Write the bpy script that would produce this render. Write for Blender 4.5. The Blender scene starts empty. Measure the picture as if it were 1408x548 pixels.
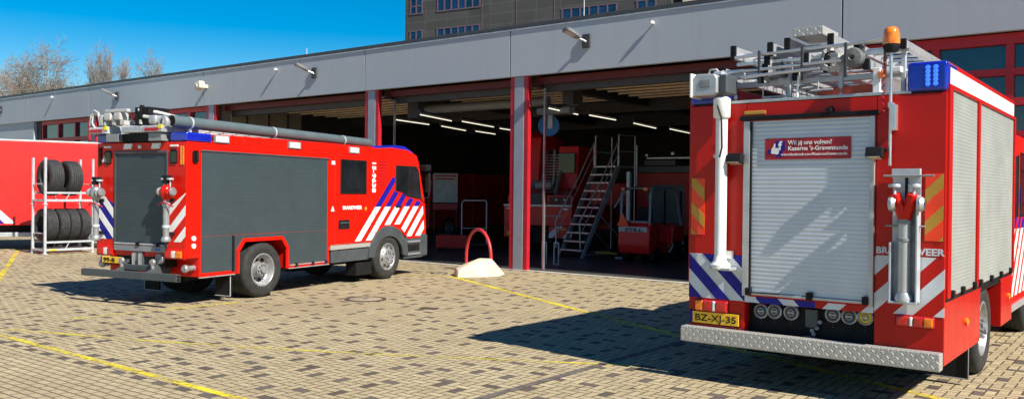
import bpy, bmesh, math, random
from mathutils import Vector, Matrix
R = math.radians
rnd = random.Random(11)
scene = bpy.context.scene
col = scene.collection

# ------------------------------------------------------------------ camera
cam_data = bpy.data.cameras.new("camera")
cam = bpy.data.objects.new("camera", cam_data); col.objects.link(cam)
cam_data.sensor_fit = 'HORIZONTAL'; cam_data.sensor_width = 36.0
cam_data.lens = 36.0 * 1180.0 / 1408.0
cam_data.clip_start = 0.1; cam_data.clip_end = 3000.0
yaw, pit, rol = R(37.3), R(-0.35), R(0.62)
fv = Vector((-math.sin(yaw)*math.cos(pit), math.cos(yaw)*math.cos(pit), math.sin(pit)))
rv = Vector((math.cos(yaw), math.sin(yaw), 0)); uv = rv.cross(fv)
r2 = rv*math.cos(rol) + uv*math.sin(rol); u2 = -rv*math.sin(rol) + uv*math.cos(rol)
cam.matrix_world = Matrix(((r2.x, u2.x, -fv.x, 0), (r2.y, u2.y, -fv.y, 0), (r2.z, u2.z, -fv.z, 2.0), (0, 0, 0, 1)))
scene.camera = cam

# ------------------------------------------------------------------ light
SUN = Vector((0.988, -0.155, 0.90)).normalized()
SUN_EL = math.asin(SUN.z); SUN_AZ = math.atan2(SUN.x, SUN.y)
world = bpy.data.worlds.new("World"); scene.world = world; world.use_nodes = True
wn = world.node_tree; wn.nodes.clear()
sky = wn.nodes.new('ShaderNodeTexSky'); sky.sky_type = 'NISHITA'; sky.sun_disc = False
sky.sun_elevation = SUN_EL; sky.sun_rotation = SUN_AZ
sky.altitude = 0; sky.air_density = 1.0; sky.dust_density = 0.0; sky.ozone_density = 2.0
hsv = wn.nodes.new('ShaderNodeHueSaturation'); hsv.inputs['Saturation'].default_value = 1.82
hsv.inputs['Hue'].default_value = 0.5
bg = wn.nodes.new('ShaderNodeBackground'); bg.inputs['Strength'].default_value = 0.068
wo = wn.nodes.new('ShaderNodeOutputWorld')
wn.links.new(sky.outputs[0], hsv.inputs['Color']); wn.links.new(hsv.outputs[0], bg.inputs[0]); wn.links.new(bg.outputs[0], wo.inputs[0])
sl = bpy.data.lights.new("sun", 'SUN'); sl.energy = 5.0; sl.angle = R(0.5); sl.color = (1.0, 0.93, 0.82)
so = bpy.data.objects.new("sun", sl); col.objects.link(so)
so.rotation_euler = SUN.to_track_quat('Z', 'Y').to_euler()
scene.view_settings.view_transform = 'Standard'; scene.view_settings.look = 'None'
scene.view_settings.gamma = 1.0; scene.view_settings.use_curve_mapping = False
scene.view_settings.exposure = 0.75

# ------------------------------------------------------------------ materials
class NT:
    def __init__(s, name):
        s.m = bpy.data.materials.new(name); s.m.use_nodes = True
        s.t = s.m.node_tree; s.t.nodes.clear()
        s.out = s.t.nodes.new('ShaderNodeOutputMaterial'); s.b = s.t.nodes.new('ShaderNodeBsdfPrincipled')
        s.t.links.new(s.b.outputs[0], s.out.inputs[0])
    def n(s, ty, **k):
        x = s.t.nodes.new(ty)
        for a, b in k.items(): setattr(x, a, b)
        return x
    def l(s, a, b): s.t.links.new(a, b)
    def put(s, sock, v):
        if isinstance(v, bpy.types.NodeSocket): s.l(v, sock)
        else: sock.default_value = v
    def ma(s, op, a, b=0.0, c=0.0):
        x = s.n('ShaderNodeMath', operation=op)
        for i, v in enumerate((a, b, c)): s.put(x.inputs[i], v)
        return x.outputs[0]
    def mix(s, f, a, b):
        x = s.n('ShaderNodeMix', data_type='RGBA')
        s.put(x.inputs[0], f); s.put(x.inputs[6], a if isinstance(a, bpy.types.NodeSocket) else (*a, 1)); s.put(x.inputs[7], b if isinstance(b, bpy.types.NodeSocket) else (*b, 1))
        return x.outputs[2]
    def noise(s, vec, scale, detail=4.0, rough=0.55):
        x = s.n('ShaderNodeTexNoise'); x.inputs['Scale'].default_value = scale
        x.inputs['Detail'].default_value = detail; x.inputs['Roughness'].default_value = rough
        if vec is not None: s.l(vec, x.inputs['Vector'])
        return x.outputs[0]
    def ramp(s, f, lo, hi):
        x = s.n('ShaderNodeMapRange'); x.interpolation_type = 'SMOOTHSTEP'
        s.put(x.inputs[0], f); x.inputs[1].default_value = lo; x.inputs[2].default_value = hi
        return x.outputs[0]
    def bump(s, h, strength, dist):
        x = s.n('ShaderNodeBump'); x.inputs['Strength'].default_value = strength; x.inputs['Distance'].default_value = dist
        s.l(h, x.inputs['Height']); s.l(x.outputs[0], s.b.inputs['Normal'])
    def coord(s, w='Object'): return s.n('ShaderNodeTexCoord').outputs[w]

def pm(name, c, rough=0.5, metal=0.0, var=0.12, scale=4.0, bump=0.0, bscale=60.0, coat=0.0, spec=0.5, dirt=0.0):
    g = NT(name); co = g.coord()
    f = g.noise(co, scale, 6.0)
    lo = tuple(x*(1-var) for x in c); hi = tuple(min(1, x*(1+var)) for x in c)
    cc = g.mix(g.ramp(f, 0.3, 0.7), lo, hi)
    if dirt:
        d = g.ramp(g.noise(co, scale*0.7+1.3, 8.0, 0.7), 0.55, 0.75)
        cc = g.mix(g.ma('MULTIPLY', d, dirt), cc, (0.12, 0.10, 0.08))
    g.l(cc, g.b.inputs['Base Color'])
    g.b.inputs['Metallic'].default_value = metal
    rr = g.ma('ADD', g.ma('MULTIPLY', g.ma('SUBTRACT', g.noise(co, scale*3, 5.0), 0.5), 0.25), rough)
    g.l(rr, g.b.inputs['Roughness'])
    g.b.inputs['Coat Weight'].default_value = coat; g.b.inputs['Coat Roughness'].default_value = 0.08
    g.b.inputs['Specular IOR Level'].default_value = spec
    if bump: g.bump(g.noise(co, bscale, 4.0), bump, 0.01)
    return g.m

def emis(name, c, e, base=None):
    g = NT(name); g.b.inputs['Base Color'].default_value = (*(base or c), 1)
    g.b.inputs['Emission Color'].default_value = (*c, 1); g.b.inputs['Emission Strength'].default_value = e
    return g.m

def mat_paving():
    g = NT('block_paving'); geo = g.n('ShaderNodeNewGeometry').outputs['Position']
    sep = g.n('ShaderNodeSeparateXYZ'); g.l(geo, sep.inputs[0])
    X, Y = sep.outputs[0], sep.outputs[1]
    wob = g.ma('MULTIPLY', g.ma('SUBTRACT', g.noise(geo, 1.2, 2.0), 0.5), 0.02)
    U = 0.105
    x = g.ma('DIVIDE', g.ma('ADD', X, wob), U); y = g.ma('DIVIDE', g.ma('ADD', Y, wob), U)
    i = g.ma('FLOOR', x); j = g.ma('FLOOR', y)
    k = g.ma('FLOORED_MODULO', g.ma('SUBTRACT', i, j), 4.0)
    a = g.ma('COMPARE', k, 1.0, 0.1); b = g.ma('COMPARE', k, 2.0, 0.1); h = g.ma('LESS_THAN', k, 1.5)
    bx = g.ma('SUBTRACT', i, a); by = g.ma('SUBTRACT', j, b)
    # second laying pattern: courses along Y in the corner below the painted line
    zone = g.ma('MULTIPLY', g.ma('LESS_THAN', Y, 4.94), g.ma('LESS_THAN', X, -5.45))
    half = g.ma('FLOORED_MODULO', j, 2.0)
    bx2 = g.ma('SUBTRACT', i, g.ma('FLOORED_MODULO', g.ma('ADD', i, half), 2.0))
    def sel(f, p, q):  # f?q:p
        return g.ma('ADD', g.ma('MULTIPLY', f, q), g.ma('MULTIPLY', g.ma('SUBTRACT', 1.0, f), p))
    bx = sel(zone, bx, bx2); by = sel(zone, by, j); h = sel(zone, h, 1.0)
    u = g.ma('SUBTRACT', x, bx); v = g.ma('SUBTRACT', y, by)
    Lx = g.ma('ADD', 1.0, h); Ly = g.ma('SUBTRACT', 2.0, h)
    d = g.ma('MINIMUM', g.ma('MINIMUM', u, g.ma('SUBTRACT', Lx, u)), g.ma('MINIMUM', v, g.ma('SUBTRACT', Ly, v)))
    joint = g.ramp(d, 0.03, 0.13)
    cv = g.n('ShaderNodeCombineXYZ'); g.l(bx, cv.inputs[0]); g.l(by, cv.inputs[1])
    wnz = g.n('ShaderNodeTexWhiteNoise', noise_dimensions='2D'); g.l(cv.outputs[0], wnz.inputs['Vector'])
    # scattered dark bricks
    cbx = g.ma('FLOOR', g.ma('DIVIDE', bx, 4.0)); cby = g.ma('FLOOR', g.ma('DIVIDE', by, 4.0))
    cv2 = g.n('ShaderNodeCombineXYZ'); g.l(g.ma('ADD', cbx, 0.37), cv2.inputs[0]); g.l(g.ma('ADD', cby, 7.71), cv2.inputs[1])
    w2 = g.n('ShaderNodeTexWhiteNoise', noise_dimensions='2D'); g.l(cv2.outputs[0], w2.inputs['Vector'])
    s2 = g.n('ShaderNodeSeparateColor'); g.l(w2.outputs['Color'], s2.inputs[0])
    ox = g.ma('FLOOR', g.ma('ADD', 1.0, g.ma('MULTIPLY', s2.outputs[0], 1.3))); oy = g.ma('ADD', ox, g.ma('GREATER_THAN', s2.outputs[1], 0.5))
    dk = g.ma('MULTIPLY', g.ma('COMPARE', g.ma('SUBTRACT', bx, g.ma('MULTIPLY', cbx, 4.0)), ox, 0.1), g.ma('COMPARE', g.ma('SUBTRACT', by, g.ma('MULTIPLY', cby, 4.0)), oy, 0.1))
    dk = g.ma('MULTIPLY', dk, g.ma('LESS_THAN', s2.outputs[2], g.ma('ADD', 0.45, g.ma('MULTIPLY', g.noise(geo, 0.5, 2.0), 0.75))))
    row = g.ma('COMPARE', j, 46.0, 0.1)
    dkz = g.ma('MULTIPLY', row, g.ma('LESS_THAN', g.ma('FLOORED_MODULO', bx, 4.0), 1.5))
    dk = sel(zone, dk, dkz)
    big = g.noise(geo, 0.35, 5.0, 0.6); med = g.noise(geo, 3.0, 6.0, 0.65); fine = g.noise(geo, 55.0, 4.0, 0.75)
    c1 = g.mix(wnz.outputs['Value'], (0.345, 0.28, 0.17), (0.52, 0.435, 0.275))
    c1 = g.mix(g.ramp(med, 0.35, 0.7), c1, (0.45, 0.37, 0.225))
    c1 = g.mix(g.ma('MULTIPLY', g.ramp(big, 0.46, 0.68), 0.5), c1, (0.33, 0.255, 0.155))
    c2 = g.mix(wnz.outputs['Value'], (0.075, 0.063, 0.058), (0.13, 0.11, 0.098))
    c = g.mix(dk, c1, c2)
    c = g.mix(g.ma('MULTIPLY', g.ma('SUBTRACT', 1.0, joint), 0.95), c, (0.055, 0.042, 0.026))
    c = g.mix(g.ma('MULTIPLY', g.ramp(fine, 0.42, 0.7), 0.55), c, (0.15, 0.115, 0.065))
    stain = g.ramp(g.noise(geo, 0.9, 8.0, 0.7), 0.64, 0.74)
    c = g.mix(g.ma('MULTIPLY', stain, 0.3), c, (0.11, 0.09, 0.07))
    mp = g.n('ShaderNodeMapping'); mp.inputs['Rotation'].default_value = (0, 0, R(-62)); mp.inputs['Scale'].default_value = (0.12, 1.5, 1); g.l(geo, mp.inputs[0])
    tyre = g.ramp(g.noise(mp.outputs[0], 1.0, 6.0, 0.6), 0.56, 0.72)
    c = g.mix(g.ma('MULTIPLY', tyre, 0.4), c, (0.17, 0.14, 0.11))
    spot = g.ramp(g.noise(geo, 2.6, 3.0, 0.5), 0.70, 0.76)
    c = g.mix(g.ma('MULTIPLY', spot, 0.5), c, (0.09, 0.075, 0.06))
    g.l(c, g.b.inputs['Base Color']); g.b.inputs['Roughness'].default_value = 0.85
    g.b.inputs['Specular IOR Level'].default_value = 0.25
    hgt = g.ma('ADD', g.ma('MULTIPLY', joint, 1.0), g.ma('ADD', g.ma('MULTIPLY', fine, 0.25), g.ma('MULTIPLY', wnz.outputs['Value'], 0.2)))
    g.bump(hgt, 0.6, 0.006)
    return g.m

def mat_worn_paint(name, c, lo, hi):
    g = NT(name); geo = g.n('ShaderNodeNewGeometry').outputs['Position']
    f = g.ramp(g.ma('ADD', g.ma('MULTIPLY', g.noise(geo, 14.0, 8.0, 0.7), 0.6), g.ma('MULTIPLY', g.noise(geo, 1.1, 3.0), 0.4)), lo, hi)
    g.b.inputs['Base Color'].default_value = (*c, 1); g.b.inputs['Roughness'].default_value = 0.7
    tr = g.n('ShaderNodeBsdfTransparent'); mx = g.n('ShaderNodeMixShader')
    g.l(f, mx.inputs[0]); g.l(tr.outputs[0], mx.inputs[1]); g.l(g.b.outputs[0], mx.inputs[2]); g.l(mx.outputs[0], g.out.inputs[0])
    return g.m

def mat_tread():
    g = NT('tread_plate'); co = g.coord(); sep = g.n('ShaderNodeSeparateXYZ'); g.l(co, sep.inputs[0])
    x = g.ma('MULTIPLY', g.ma('ADD', sep.outputs[0], g.ma('MULTIPLY', sep.outputs[1], 1.0)), 24.0); z = g.ma('MULTIPLY', g.ma('ADD', sep.outputs[2], g.ma('MULTIPLY', sep.outputs[1], 1.0)), 24.0)
    i = g.ma('FLOOR', x); j = g.ma('FLOOR', z)
    par = g.ma('FLOORED_MODULO', g.ma('ADD', i, j), 2.0)
    u = g.ma('SUBTRACT', g.ma('SUBTRACT', x, i), 0.5); v = g.ma('SUBTRACT', g.ma('SUBTRACT', z, j), 0.5)
    sg = g.ma('SUBTRACT', g.ma('MULTIPLY', par, 2.0), 1.0)
    p = g.ma('ADD', u, g.ma('MULTIPLY', sg, v)); q = g.ma('SUBTRACT', u, g.ma('MULTIPLY', sg, v))
    e = g.ma('ADD', g.ma('POWER', g.ma('DIVIDE', p, 0.8), 2.0), g.ma('POWER', g.ma('DIVIDE', q, 0.26), 2.0))
    hgt = g.ramp(g.ma('SUBTRACT', 1.0, e), 0.0, 0.5)
    c = g.mix(g.noise(co, 9.0, 6.0, 0.7), (0.36, 0.35, 0.32), (0.58, 0.57, 0.54))
    g.l(c, g.b.inputs['Base Color'])
    g.b.inputs['Metallic'].default_value = 0.4; g.b.inputs['Roughness'].default_value = 0.5
    g.bump(hgt, 0.6, 0.010)
    return g.m

def mat_panel_wall():
    g = NT('tower_cladding'); co = g.coord(); sep = g.n('ShaderNodeSeparateXYZ'); g.l(co, sep.inputs[0])
    cv = g.n('ShaderNodeCombineXYZ'); g.l(g.ma('ADD', sep.outputs[0], sep.outputs[1]), cv.inputs[0]); g.l(sep.outputs[2], cv.inputs[1])
    br = g.n('ShaderNodeTexBrick'); g.l(cv.outputs[0], br.inputs['Vector'])
    br.offset = 0.0; br.inputs['Scale'].default_value = 1.0; br.inputs['Brick Width'].default_value = 2.4; br.inputs['Row Height'].default_value = 0.97
    br.inputs['Mortar Size'].default_value = 0.03; br.inputs['Mortar Smooth'].default_value = 0.3
    br.inputs['Color1'].default_value = (0.054, 0.055, 0.055, 1); br.inputs['Color2'].default_value = (0.072, 0.073, 0.072, 1); br.inputs['Mortar'].default_value = (0.11, 0.11, 0.105, 1)
    n = g.noise(co, 0.5, 7.0, 0.7)
    g.l(g.mix(g.ma('MULTIPLY', g.ramp(n, 0.4, 0.75), 0.5), br.outputs[0], (0.045, 0.043, 0.042)), g.b.inputs['Base Color'])
    g.b.inputs['Roughness'].default_value = 0.8
    return g.m

def mat_bark(name, a, b):
    g = NT(name); co = g.coord()
    g.l(g.mix(g.noise(co, 3.0, 5.0), a, b), g.b.inputs['Base Color']); g.b.inputs['Roughness'].default_value = 0.9
    return g.m

M = {}
M['paving'] = mat_paving()
M['yellow'] = mat_worn_paint('yellow_road_paint', (0.70, 0.57, 0.03), 0.40, 0.56)
M['yellow_faint'] = mat_worn_paint('faded_yellow_road_paint', (0.66, 0.56, 0.04), 0.42, 0.60)
M['band'] = pm('grey_paving_band', (0.115, 0.095, 0.082), 0.85, var=0.3, scale=9, bump=0.4, bscale=40)
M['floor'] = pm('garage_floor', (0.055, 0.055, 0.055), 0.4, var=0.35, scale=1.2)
M['sill'] = pm('concrete_sill', (0.46, 0.43, 0.37), 0.8, var=0.2, scale=3, bump=0.3)
M['fascia'] = pm('grey_fascia_panel', (0.285, 0.32, 0.365), 0.75, var=0.05, scale=0.8, spec=0.2)
def mat_fascia():
    g = NT('grey_fascia_panel'); co = g.coord(); mp = g.n('ShaderNodeMapping'); mp.inputs['Scale'].default_value = (5.0, 5.0, 0.25); g.l(co, mp.inputs[0])
    a = g.ramp(g.noise(mp.outputs[0], 1.0, 6.0, 0.7), 0.45, 0.8); b = g.noise(co, 0.25, 3.0)
    c = g.mix(b, (0.365, 0.41, 0.45), (0.405, 0.45, 0.49)); c = g.mix(g.ma('MULTIPLY', a, 0.22), c, (0.27, 0.30, 0.335))
    g.l(c, g.b.inputs['Base Color']); g.b.inputs['Roughness'].default_value = 0.65; g.b.inputs['Specular IOR Level'].default_value = 0.25
    g.bump(g.noise(co, 0.7, 2.0), 0.08, 0.05)
    return g.m
M['fascia'] = mat_fascia()
M['coping'] = pm('dark_coping', (0.05, 0.055, 0.06), 0.5)
M['brightstrip'] = pm('light_metal_strip', (0.75, 0.76, 0.78), 0.35, metal=0.3)
M['joint'] = pm('dark_joint', (0.03, 0.03, 0.035), 0.8)
M['framered'] = pm('red_frame', (0.42, 0.010, 0.020), 0.45, var=0.08)
M['darkred'] = pm('dark_red_frame', (0.10, 0.006, 0.010), 0.5)
M['colgrey'] = pm('grey_column', (0.27, 0.30, 0.35), 0.5, var=0.06, dirt=0.15)
M['glass'] = pm('dark_glass', (0.014, 0.040, 0.060), 0.04, var=0.3, scale=0.6, spec=1.0)
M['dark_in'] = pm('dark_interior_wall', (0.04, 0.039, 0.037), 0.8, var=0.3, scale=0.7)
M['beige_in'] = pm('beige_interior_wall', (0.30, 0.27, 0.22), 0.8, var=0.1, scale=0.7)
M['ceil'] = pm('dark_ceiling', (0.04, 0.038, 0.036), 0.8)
M['ochre'] = pm('ochre_door_panel', (0.72, 0.60, 0.42), 0.6)
M['steel_dk'] = pm('dark_steel', (0.05, 0.05, 0.055), 0.5, metal=0.2)
M['duct'] = pm('grey_duct', (0.16, 0.165, 0.17), 0.5)
M['tube'] = emis('lit_fluorescent_tube', (1.0, 0.93, 0.74), 0.75)
M['tower'] = mat_panel_wall()
M['purple'] = pm('purple_grey_frame', (0.13, 0.085, 0.11), 0.5)
M['blueglass'] = pm('blue_window_glass', (0.010, 0.035, 0.085), 0.06, var=0.4, scale=0.7, spec=0.6)
M['cream'] = pm('cream_render', (0.62, 0.56, 0.44), 0.8)
M['bark'] = mat_bark('bark', (0.13, 0.10, 0.075), (0.30, 0.25, 0.19))
M['twig'] = mat_bark('twigs', (0.15, 0.12, 0.09), (0.26, 0.20, 0.145))
M['red'] = pm('fire_red_paint', (0.62, 0.009, 0.003), 0.34, var=0.07, scale=2.0, coat=0.10, spec=0.25, dirt=0.08)
M['redB'] = pm('shaded_fire_red_paint', (0.48, 0.007, 0.004), 0.34, var=0.07, scale=2.0, coat=0.10, spec=0.25, dirt=0.08)  # darker copy of the fire red: shade on truck B's rear painted in
M['redtrail'] = pm('trailer_red', (0.62, 0.011, 0.010), 0.4, var=0.04, scale=0.8, coat=0.2)
M['redin'] = pm('red_paint_indoor', (0.66, 0.012, 0.010), 0.4, var=0.1)
M['white'] = pm('white_reflective', (0.80, 0.80, 0.78), 0.4, var=0.05, dirt=0.06)
M['whiteB'] = pm('grey_white_reflective', (0.62, 0.66, 0.68), 0.35, var=0.08, scale=3)
M['blue'] = pm('blue_reflective', (0.012, 0.011, 0.24), 0.4, var=0.08, spec=0.25)
M['fluor'] = pm('fluorescent_orange', (0.95, 0.055, 0.012), 0.4, var=0.05)
M['ochrestripe'] = pm('ochre_reflective', (0.50, 0.27, 0.03), 0.4, var=0.1)
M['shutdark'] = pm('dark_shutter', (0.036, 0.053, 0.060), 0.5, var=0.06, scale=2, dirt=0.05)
M['shutside'] = pm('silver_shutter', (0.41, 0.44, 0.41), 0.45, metal=0.35, var=0.07, scale=1.3, dirt=0.10)
M['shutrear'] = pm('silver_rear_shutter', (0.56, 0.61, 0.66), 0.42, metal=0.35, var=0.06, scale=1.5, dirt=0.06)
M['alu'] = pm('aluminium', (0.62, 0.63, 0.64), 0.34, metal=0.8, var=0.12, scale=6)
M['alubright'] = pm('pale_aluminium', (0.47, 0.48, 0.49), 0.38, metal=0.45, var=0.1, scale=6, dirt=0.08)
M['whitep'] = pm('white_paint', (0.80, 0.80, 0.77), 0.35, var=0.05, scale=5, dirt=0.10)
M['galv'] = pm('galvanised_white', (0.46, 0.49, 0.52), 0.45, metal=0.2, var=0.1, scale=7, dirt=0.15)
M['rimgrey'] = pm('wheel_rim_metal', (0.34, 0.345, 0.35), 0.38, metal=0.5, var=0.15, scale=8, dirt=0.35)
M['galvwhite'] = pm('weathered_white', (0.42, 0.42, 0.41), 0.4, var=0.1, scale=6, dirt=0.2)
M['drumgrey'] = pm('grey_drum', (0.13, 0.14, 0.14), 0.5, var=0.2, scale=14, dirt=0.2)
M['lidtan'] = pm('tan_cover_fill', (0.30, 0.25, 0.165), 0.85, var=0.25, scale=14, bump=0.4)
M['tread'] = mat_tread()
M['rubber'] = pm('tyre_rubber', (0.028, 0.028, 0.029), 0.75, var=0.3, scale=8, bump=0.2)
M['rubdust'] = pm('dusty_tyre_rubber', (0.022, 0.022, 0.021), 0.85, var=0.3, scale=8, bump=0.2)
M['black'] = pm('black_plastic', (0.010, 0.010, 0.011), 0.6, var=0.3, spec=0.2)
M['dkgrey'] = pm('dark_grey_plastic', (0.055, 0.065, 0.072), 0.5, var=0.12)
M['midgrey'] = pm('mid_grey_metal', (0.24, 0.25, 0.26), 0.45, metal=0.2, var=0.1)
M['bluelens'] = pm('blue_lens', (0.008, 0.018, 0.36), 0.12, var=0.2, scale=14, coat=0.6)
M['led'] = emis('lit_blue_led', (0.03, 0.13, 1.0), 0.9)
M['amber'] = pm('amber_lens', (0.85, 0.20, 0.01), 0.12, var=0.25, scale=18, coat=0.6)
M['redlens'] = pm('red_lens', (0.55, 0.012, 0.008), 0.12, var=0.2, scale=30, coat=0.6)
M['clear'] = pm('clear_lens', (0.72, 0.72, 0.70), 0.15, var=0.15, scale=25, coat=0.5)
M['yellowlens'] = pm('yellow_lens', (0.75, 0.62, 0.02), 0.2, var=0.2, scale=20)
M['plate'] = pm('yellow_number_plate', (0.85, 0.48, 0.02), 0.4, var=0.04)
M['stickered'] = pm('crimson_sticker', (0.36, 0.008, 0.022), 0.45, var=0.05)
M['winglass'] = pm('vehicle_glass', (0.010, 0.012, 0.014), 0.05, var=0.4, scale=2, spec=0.5)
M['hose'] = pm('grey_hose_tube', (0.09, 0.122, 0.13), 0.5, var=0.08, scale=3, dirt=0.1)
M['hoop'] = pm('red_tube_paint', (0.55, 0.03, 0.035), 0.4, var=0.12)
M['concrete'] = pm('pale_concrete', (0.60, 0.52, 0.38), 0.9, var=0.14, scale=5, bump=0.6, bscale=25, dirt=0.12)
M['iron'] = pm('rusty_iron', (0.075, 0.055, 0.042), 0.7, metal=0.2, var=0.3, scale=12, bump=0.4, bscale=50)
M['reelblue'] = pm('blue_reel', (0.02, 0.14, 0.42), 0.4)
M['stairs'] = pm('stair_aluminium', (0.50, 0.51, 0.52), 0.35, metal=0.5, var=0.1)
M['banner'] = pm('white_banner', (0.50, 0.51, 0.52), 0.6)
M['skid'] = pm('orange_red_board', (0.45, 0.06, 0.02), 0.5)
M['lampglass'] = pm('lamp_glass', (0.45, 0.40, 0.33), 0.2, var=0.2)

# ------------------------------------------------------------------ mesh helper
class MB:
    def __init__(s): s.bm = bmesh.new(); s.bv = False
    def _merge(s, t, mat=None):
        if mat is not None: bmesh.ops.transform(t, matrix=mat, verts=t.verts)
        me = bpy.data.meshes.new('tmp'); t.to_mesh(me); t.free(); s.bm.from_mesh(me); bpy.data.meshes.remove(me)
        return s
    def box(s, x0, x1, y0, y1, z0, z1, bev=0.0, seg=2, mat=None):
        t = bmesh.new(); bmesh.ops.create_cube(t, size=1.0)
        for v in t.verts: v.co = Vector(((x0+x1)/2 + v.co.x*(x1-x0), (y0+y1)/2 + v.co.y*(y1-y0), (z0+z1)/2 + v.co.z*(z1-z0)))
        if bev: s.bv = True; bmesh.ops.bevel(t, geom=t.edges[:], offset=bev, segments=seg, profile=0.5, affect='EDGES')
        return s._merge(t, mat)
    def ext(s, pts, axis, a, b, bev=0.0, seg=2, mat=None):
        # polygon pts in the other two axes (x: (y,z)  y: (x,z)  z: (x,y)) extruded along axis from a to b
        t = bmesh.new()
        def P(p, h):
            return {'x': Vector((h, p[0], p[1])), 'y': Vector((p[0], h, p[1])), 'z': Vector((p[0], p[1], h))}[axis]
        A = [t.verts.new(P(p, a)) for p in pts]; B = [t.verts.new(P(p, b)) for p in pts]
        t.faces.new(A); t.faces.new(B[::-1]); n = len(pts)
        for i in range(n): t.faces.new((A[i], B[i], B[(i+1) % n], A[(i+1) % n]))
        bmesh.ops.recalc_face_normals(t, faces=t.faces[:])
        if bev: s.bv = True; bmesh.ops.bevel(t, geom=t.edges[:], offset=bev, segments=seg, profile=0.5, affect='EDGES')
        return s._merge(t, mat)
    def tube(s, pts, r, n=10, cap=True):
        pts = [Vector(p) for p in pts]; t = bmesh.new(); rings = []
        rr = r if isinstance(r, (list, tuple)) else [r]*len(pts)
        prev = None
        for i, p in enumerate(pts):
            d = (pts[min(i+1, len(pts)-1)] - pts[max(i-1, 0)]).normalized()
            if prev is None:
                a = d.orthogonal().normalized()
            else:
                a = (prev - d*prev.dot(d)).normalized()
            prev = a; b = d.cross(a)
            rings.append([t.verts.new(p + (a*math.cos(2*math.pi*k/n) + b*math.sin(2*math.pi*k/n))*rr[i]) for k in range(n)])
        for i in range(len(rings)-1):
            for k in range(n): t.faces.new((rings[i][k], rings[i][(k+1) % n], rings[i+1][(k+1) % n], rings[i+1][k]))
        if cap: t.faces.new(rings[0][::-1]); t.faces.new(rings[-1])
        bmesh.ops.recalc_face_normals(t, faces=t.faces[:])
        return s._merge(t)
    def lathe(s, prof, o, axis, n=32, closed=False):
        # prof: (radius, height along axis)
        o = Vector(o); t = bmesh.new(); rings = []
        ax = {'x': (Vector((1,0,0)), Vector((0,1,0)), Vector((0,0,1))), 'y': (Vector((0,1,0)), Vector((0,0,1)), Vector((1,0,0))), 'z': (Vector((0,0,1)), Vector((1,0,0)), Vector((0,1,0)))}[axis]
        for r, h in prof:
            rings.append([t.verts.new(o + ax[0]*h + (ax[1]*math.cos(2*math.pi*k/n) + ax[2]*math.sin(2*math.pi*k/n))*max(r, 1e-4)) for k in range(n)])
        m = len(rings)
        for i in range(m if closed else m-1):
            for k in range(n): t.faces.new((rings[i][k], rings[i][(k+1) % n], rings[(i+1) % m][(k+1) % n], rings[(i+1) % m][k]))
        bmesh.ops.recalc_face_normals(t, faces=t.faces[:])
        return s._merge(t)
    def poly(s, pts):
        s.bm.faces.new([s.bm.verts.new(Vector(p)) for p in pts]); return s
    def build(s, name, mat, parent=None, mw=None):
        me = bpy.data.meshes.new(name); s.bm.to_mesh(me); s.bm.free()
        for p in me.polygons: p.use_smooth = True
        me.set_sharp_from_angle(angle=R(32) if s.bv else R(46))
        o = bpy.data.objects.new(name, me); col.objects.link(o); me.materials.append(M[mat])
        if s.bv:
            wm = o.modifiers.new('weighted', 'WEIGHTED_NORMAL'); wm.keep_sharp = True; wm.weight = 100
        if parent is not None: o.parent = parent
        if mw is not None: o.matrix_basis = mw
        return o

def tag(o, label=None, cat=None, group=None, kind=None):
    if label: o['label'] = label
    if cat: o['category'] = cat
    if group: o['group'] = group
    if kind: o['kind'] = kind
    return o
def thing(name, label, cat, loc=(0,0,0), rz=0.0, group=None):
    o = bpy.data.objects.new(name, None); col.objects.link(o); o.empty_display_size = 0.3
    o.location = loc; o.rotation_euler = (0, 0, rz)
    return tag(o, label, cat, group)
def copy_tree(o, parent=None):
    c = o.copy(); col.objects.link(c)
    if parent is not None: c.parent = parent
    for ch in list(o.children): copy_tree(ch, c)
    return c

def text(s, origin, right, up, size, mat, parent, name='lettering', bold=0.0, align='LEFT', fit=None, depth=0.003):
    cu = bpy.data.curves.new('t', 'FONT'); cu.body = s; cu.size = size; cu.align_x = align; cu.extrude = depth/2; cu.offset = bold; cu.resolution_u = 3
    to = bpy.data.objects.new('t', cu); col.objects.link(to)
    bpy.context.view_layer.update()
    me = bpy.data.meshes.new_from_object(to.evaluated_get(bpy.context.evaluated_depsgraph_get()))
    bpy.data.objects.remove(to); bpy.data.curves.remove(cu)
    right = Vector(right).normalized(); up = Vector(up).normalized(); nrm = right.cross(up)
    sx = 1.0
    if fit:
        xs = [v.co.x for v in me.vertices]; sx = fit/(max(xs)-min(xs))
    for v in me.vertices:
        c = v.co.copy(); v.co = Vector(origin) + right*c.x*sx + up*c.y + nrm*c.z
    me.materials.clear(); me.materials.append(M[mat]); me.name = name
    o = bpy.data.objects.new(name, me); col.objects.link(o)
    if parent is not None: o.parent = parent
    return o

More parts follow.
